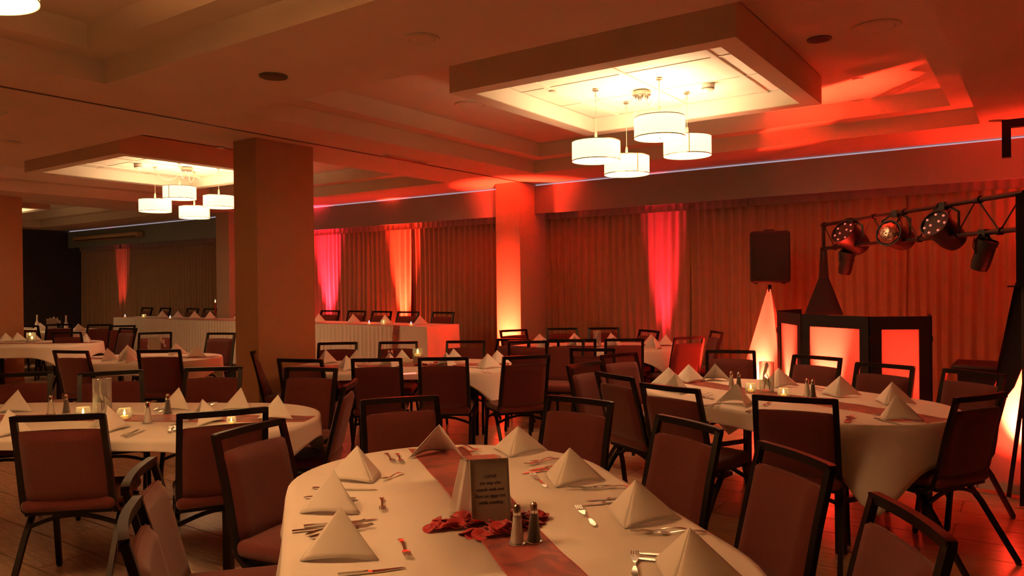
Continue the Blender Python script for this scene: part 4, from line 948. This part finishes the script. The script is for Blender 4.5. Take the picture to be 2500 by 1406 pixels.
# right stand: black tower, then a slanting black panel and a glowing white panel
def poly(name,m,par,pts,th=.004,ww=1):
    p=[Vector(q_) for q_ in pts]; nrm=(p[1]-p[0]).cross(p[2]-p[0]).normalized()*th
    n=len(p); MB().add([*p,*[x+nrm for x in p]],[tuple(range(n-1,-1,-1)),tuple(range(n,2*n))]+[(i,(i+1)%n,n+(i+1)%n,n+i) for i in range(n)]).obj(name,m,par)
MB().box((-.05,-.05,1.50),(.06,.05,2.13)).obj('black_scrim_sleeve','bcloth',t2)
off=lambda L:[(x-TB.x,y-TB.y,z) for x,y,z in L]
poly('black_scrim','bcloth',t2,off(BLACKP))
MB().add(off(WHITEP),[tuple(range(len(WHITEP)))]).obj('white_scrim','wcloth',t2)
poly('hem_band','cloth',t2,off(HEMP))
BF=(.28,6.95,0)
poly('black_scrim','bcloth',t2,off([(-.44,6.53,0.02),(-.16,6.33,1.5),BF]))
MB().add(off([BF,(-.05,6.36,1.6),(.40,6.21,0.02)]),[(0,1,2)]).obj('white_scrim','wcloth',t2)
MB().box((-.10,-.10,1.49),(.22,.16,1.50)).obj('beam_block_cap','bcloth',t2)  # added cap that stops the uplight beam reaching the ceiling

# lamps on the truss
def parcan(s,z,yaw,pitch,lab,r=.095,L=.17,lens='led',hang='ZT'):
    P=TA+tu*(s*tl); t=thing('stage_light',lab,'stage light',(P.x,P.y,z)); R=Matrix.Rotation(yaw,4,'Z')@Matrix.Rotation(pitch,4,'X')
    # axis along -Y local
    B=R@Matrix.Rotation(pi/2,4,'X')
    MB().lathe([(r*.55,-L*.62),(r*.8,-L*.58),(r*.92,-L*.35),(r*.92,L*.30),(r,L*.32),(r*1.02,L*.5),(r*.93,L*.5),(r*.93,L*.44)],n=28,M=B).obj('can','black',t)
    if lens=='led':
        for k in range(7):
            a=k*2*pi/7; rr=r*.74
            c=MB().lathe([(.0105,L*.445),(.010,L*.475),(.001,L*.485)],c=(rr*cos(a),rr*sin(a),0),n=10,M=B); c.obj('lens','led',t)
        for k in range(2):
            a=k*pi+.5; rr=r*.3
            MB().lathe([(.0105,L*.445),(.010,L*.475),(.001,L*.485)],c=(rr*cos(a),rr*sin(a),0),n=10,M=B).obj('lens','led',t)
        MB().lathe([(.002,L*.43),(r*.93,L*.43),(r*.93,L*.445),(.002,L*.445)],n=28,M=B).obj('face_plate','black',t)
    elif lens=='facet':
        MB().lathe([(r*.93,L*.44),(r*.8,L*.56),(r*.45,L*.64),(.002,L*.66)],n=9,M=B).obj('faceted_dome','mirror',t)
    else: MB().lathe([(.002,L*.43),(r*.93,L*.43),(r*.93,L*.445),(.002,L*.445)],n=20,M=B).obj('lens','black',t)
    zt=(ZT if hang=='ZT' else ZB)-z
    rz=Matrix.Rotation(yaw,4,'Z')
    y=MB(); 
    y.sqtube([rz@Vector(p) for p in[(-r*1.1,0,0),(-r*1.1,0,max(.05,zt-.06)),(-r*.5,0,zt-.02),(r*.5,0,zt-.02),(r*1.1,0,max(.05,zt-.06)),(r*1.1,0,0)]],.02,.006,up=(0,1,0)); y.obj('yoke','black',t)
    c=MB(); c.box((-.025,-.03,zt-.035),(.025,.03,zt+.025),rz); c.obj('clamp','black',t)
    w=MB(); w.tube([rz@Vector((.03*sin(k*.8),.03+.05*k/8,zt-.03-.10*sin(pi*k/8))) for k in range(9)],.004,5); w.obj('cable','black',t)
    return t
FA=YAW
parcan(TR['p1'][0],1.965,FA-1.15,-.55,'left stage can with a ring of pink lenses hanging on the truss',.125,.27)
parcan(TR['p2'][0],1.935,FA-1.0,-.2,'middle stage light with a faceted mirror lens on the truss',.115,.26,'facet')
parcan(TR['p3'][0],1.935,FA-1.15,-.5,'right stage can with a ring of pink lenses on the truss',.115,.27)
parcan(TR['s1'][0],1.735,FA+.2,-1.25,'small black spotlight hanging under the left end of the truss',.07,.21,'none','ZB')
parcan(TR['s2'][0],1.735,FA+.3,-1.2,'small black spotlight hanging under the right part of the truss',.07,.21,'none','ZB')
# ceiling bracket at right
b=thing('ceiling_bracket','dark bracket fixed to the soffit near the right edge','bracket',(-.27,8.36,0))
MB().box((-.03,-.04,2.66),(.04,.04,3.0)).obj('drop_arm','frame',b); MB().box((.04,-.04,2.93),(.75,.04,3.0)).obj('cross_arm','frame',b)
# ================================================================ UPLIGHTS
def uplight(x,y,lab,power,rx=0,ry=0,spot=60,color=RED,cone=True,size=.02,z0=.14,blend=.7,spill=1):
    t=thing('uplight',lab,'uplight',(x,y,0)); 
    MB().lathe([(.075,.03),(.09,.035),(.095,.12),(.085,.125)],n=20,cap=False).obj('can','black',t,solid=.003)
    MB().lathe([(.07,.095),(.084,.098)],n=20).obj('lens','led',t)
    MB().box((-.09,-.02,0),(.09,.02,.03)).obj('base','black',t)
    o=light('uplight_beam','SPOT',(x,y,z0),power,color,size,spot=radians(spot),blend=blend)
    o.rotation_euler=(radians(180)+rx,ry,0)
    if spill:
        q_=light('uplight_spill','SPOT',(x,y,z0+.01),power*SPILL*spill,color,.03,spot=radians(115),blend=1); q_.rotation_euler=(radians(180),0,0)
    return o
chandelier(-9.73,.3,'unseen chandelier added for warm fill in the near left bay',P_B)  # out-of-view lamps added as warm fill light
def up(x,y,lab,power,tx,ty,tz=3,**k):
    o=uplight(x,y,lab,power,**k); aim(o,(tx,ty,tz)); return o
up(-6.28,8.70,'uplight on the floor before the red wall pillar',UP*3.6,-6.28,8.93,1.3,spot=44,blend=1,spill=.07)
up(-13.04,8.70,'uplight on the floor before the far slim pillar',UP*5,-13.04,8.93,1.5,spot=44,blend=1,spill=.2)
up(-10.82,9.36,'uplight behind the head table under the magenta beam',UP*6,-10.82,9.60,2.2,spot=24,blend=.9,color=(1,.018,.05),spill=.06)
up(-8.93,9.36,'uplight behind the head table under the bright beam',UP*9,-8.93,9.60,2.0,spot=22,blend=.9,spill=.06)
up(-4.19,9.38,'uplight at the curtain right of the lit pillar',UP*2.2,-4.19,9.61,2.0,spot=18,blend=.9,size=.05,color=(1,.02,.05),spill=.05)
up(-18.0,9.36,'uplight at the curtain in the far left corner',UP*.5,-18.0,9.60,2.2,spot=18,blend=.9,color=(1,.06,.05),spill=.02)
up(SX-.06,SY-.05,'uplight inside the loudspeaker scrim',UP*5,SX-.10,SY-.20,.8,spot=44,blend=1,spill=.08)
up(-1.62,7.66,'uplight behind the middle booth screen',UP*3.2,-1.65,7.60,.75,spot=38,blend=1,spill=.06)
up(-2.08,8.12,'uplight behind the left booth screen',UP*1.6,-2.14,8.06,.7,spot=34,blend=1,spill=.02)
up(-1.02,7.95,'uplight behind the right booth screen',UP*.10,-1.07,7.8,2,spot=110,blend=1,spill=1.0,size=.12)
up(-1.91,8.62,'uplight inside the left truss stand scrim',UP*.06,-1.91,8.62,spot=80,spill=.3)
up(-.10,6.60,'uplight inside the right truss stand scrim',UP*4.5,-.08,6.47,.6,spot=50,blend=1,spill=.15)
up(.45,8.9,'uplight at the wall beyond the right edge',UP*.7,.3,9.0,2.9,spot=60,blend=1,spill=.5)
